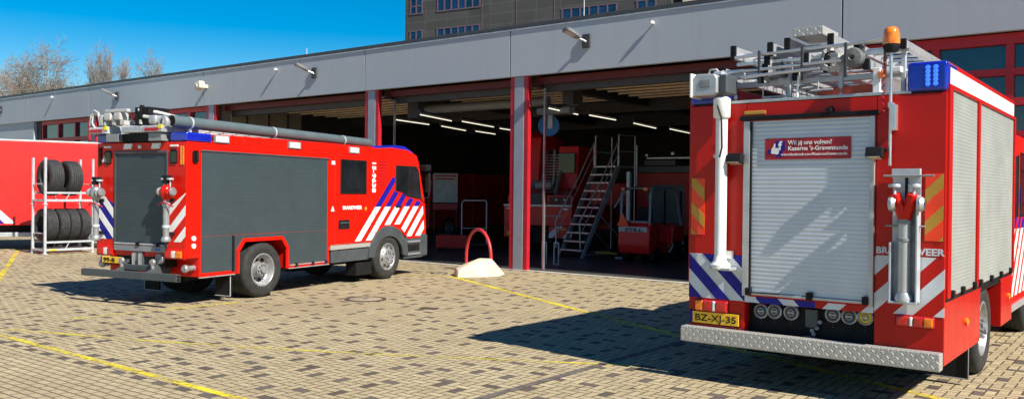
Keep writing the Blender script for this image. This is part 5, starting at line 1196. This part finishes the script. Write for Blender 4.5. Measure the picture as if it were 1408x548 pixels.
# a red engine deep in the left bay, a banner board and a trolley frame, a red chest
t = thing('display_board', 'pale display board standing in the dark left bay', 'board', (-24.1, 27.0, 0), R(38))
MB().box(-0.52,0.52,0.0,0.05,1.62,2.85,0.01).build('panel', 'banner', t)
MB().box(-0.46,0.46,-0.004,0.0,2.70,2.78).box(-0.40,0.40,-0.004,0.0,2.58,2.65).build('heading', 'framered', t)
MB().box(-0.52,0.52,-0.002,0.05,1.32,1.58,0.01).build('lower_panel', 'framered', t)
for x in (-0.48, 0.45): MB().box(x, x+0.04, 0.01, 0.05, 0.0, 1.62, 0.006).box(x-0.02,x+0.06,-0.25,0.3,0.0,0.04,0.006).build('leg', 'steel_dk', t)
t = thing('trolley_frame', 'upright pale tubular trolley frame in the dark left bay', 'trolley', (-20.0, 24.0, 0), R(35))
MB().tube([(-0.45,0,0.15),(-0.45,0,1.66),(-0.38,0,1.76),(0.42,0,1.76),(0.45,0,1.66),(0.45,0,0.15)], 0.03, 8).tube([(-0.45,0,0.75),(0.45,0,0.75)], 0.02, 6).build('frame', 'galv', t)
MB().box(-0.45,0.45,-0.1,0.6,0.14,0.2,0.01).build('deck', 'steel_dk', t)
for x in (-0.4, 0.4):
    for y in (-0.02, 0.5): MB().lathe([(0.001,-0.02),(0.06,-0.02),(0.07,0),(0.06,0.02),(0.001,0.02)], (x,y,0.07), 'x', 14).build('castor', 'black', t)
t = thing('tool_chest', 'low red tool chest on the garage floor left of the hoop', 'chest', (-19.6, 22.3, 0), R(30))
MB().box(-0.55,0.55,0,0.6,0.12,0.56,0.02).build('body', 'redin', t)
for z in (0.16, 0.36): MB().box(-0.5,0.5,-0.015,0.0,z,z+0.16,0.006).tube([(-0.3,-0.04,z+0.1),(0.3,-0.04,z+0.1)], 0.012, 6).build('drawer', 'redin', t)
for x in (-0.45, 0.45):
    for y in (0.08, 0.52): MB().lathe([(0.001,-0.02),(0.055,-0.02),(0.06,0),(0.055,0.02),(0.001,0.02)], (x,y,0.06), 'x', 14).build('castor', 'black', t)
t = thing('parked_fire_engine', 'dim red fire engine deep in the left bay behind the display board', 'fire engine', (-27.0, 26.5, 0), R(5))
MB().box(0,2.3,3.2,9,0.55,2.9,0.03).build('body', 'redin', t)
MB().ext([(0.0,0.5),(0.0,1.5),(0.2,2.6),(0.6,2.8),(3.1,2.85),(3.1,0.5)], 'x', 0.02, 2.28, 0.04).build('cab', 'redin', t)
MB().ext([(-0.02,1.55),(0.17,2.55),(0.3,2.55),(0.1,1.5)], 'x', 0.15, 2.15).build('windscreen', 'winglass', t)
for s, x in ((1, 2.28), (-1, 0.02)): wheel(t, x, 1.4, 0.5, 0.3, s, 'front'); wheel(t, x, 6.5, 0.5, 0.5, s, 'rear')
t = thing('hose_reel', 'blue round hose reel hanging below the ceiling by the pillar', 'reel', (-14.3, 20.5, 4.0), R(30))
MB().lathe([(0.001,-0.08),(0.30,-0.08),(0.31,-0.05),(0.22,-0.04),(0.22,0.04),(0.31,0.05),(0.30,0.08),(0.001,0.08)], (0,0,0), 'y', 32).build('drum', 'reelblue', t)
MB().box(-0.02,0.12,-0.16,-0.09,-0.10,0.32,0.02).tube([(0.1,0,0.3),(0.1,0,0.9)], 0.03, 8).build('bracket', 'galv', t)
for dx, nm in ((0.0, 'left pale steel post stand behind the central pillar'), (0.42, 'right pale steel post stand beside the stairs')):
    o = MB().box(-0.10,0.10,-0.02,0.02,0.0,0.02,0.004).box(-0.09,-0.06,-0.015,0.015,0.02,0.62,0.004).box(0.06,0.09,-0.015,0.015,0.02,0.62,0.004).box(-0.09,0.09,-0.015,0.015,0.60,0.64,0.004).build('post_stand', 'galv', None, Matrix.Translation((-14.2+dx, 20.2, 0.01)))
    tag(o, nm, 'stand', 'steel stands on the garage floor')
t = thing('leaning_beam', 'pale aluminium post standing between the stairs and the forklift', 'post', (-13.55, 23.9, 0))
MB().box(-0.06,0.06,-0.06,0.06,0.02,2.75,0.008).build('post', 'galv', t)
MB().tube([(0,0,2.3),(-0.7,0.3,1.6)], 0.035, 8).tube([(0.1,0.3,3.6),(0.1,0.3,2.6),(0.1,0.3,2.3)], 0.03, 8).build('brace', 'galv', t)
MB().box(-0.3,0.3,-0.3,0.3,0.0,0.05,0.01).build('foot_plate', 'galv', t)

# ================================================================== trees last (many faces)
tree((-69, 30, 0), 13.0, 1.05, 'large bare tree with brown twigs at the far left behind the roof', 3, 0.8)
tree((-74.5, 30.5, 0), 12.4, 1.1, 'bare tree cut off by the left edge of the view', 8)
tree((-69.5, 33, 0), 10.6, 0.9, 'low bare tree between the two tall tree groups', 21, 0.7)
tree((-68.6, 35, 0), 13.2, 0.5, 'upright bare tree left of the pair rising above the roof', 5, 0.42)
tree((-67.3, 36, 0), 11.9, 0.45, 'upright bare tree right of the pair rising above the roof', 14, 0.38)
tree((-63.7, 38, 0), 12.3, 0.6, 'small bare crown just above the roof nearest the tower', 31, 0.55)
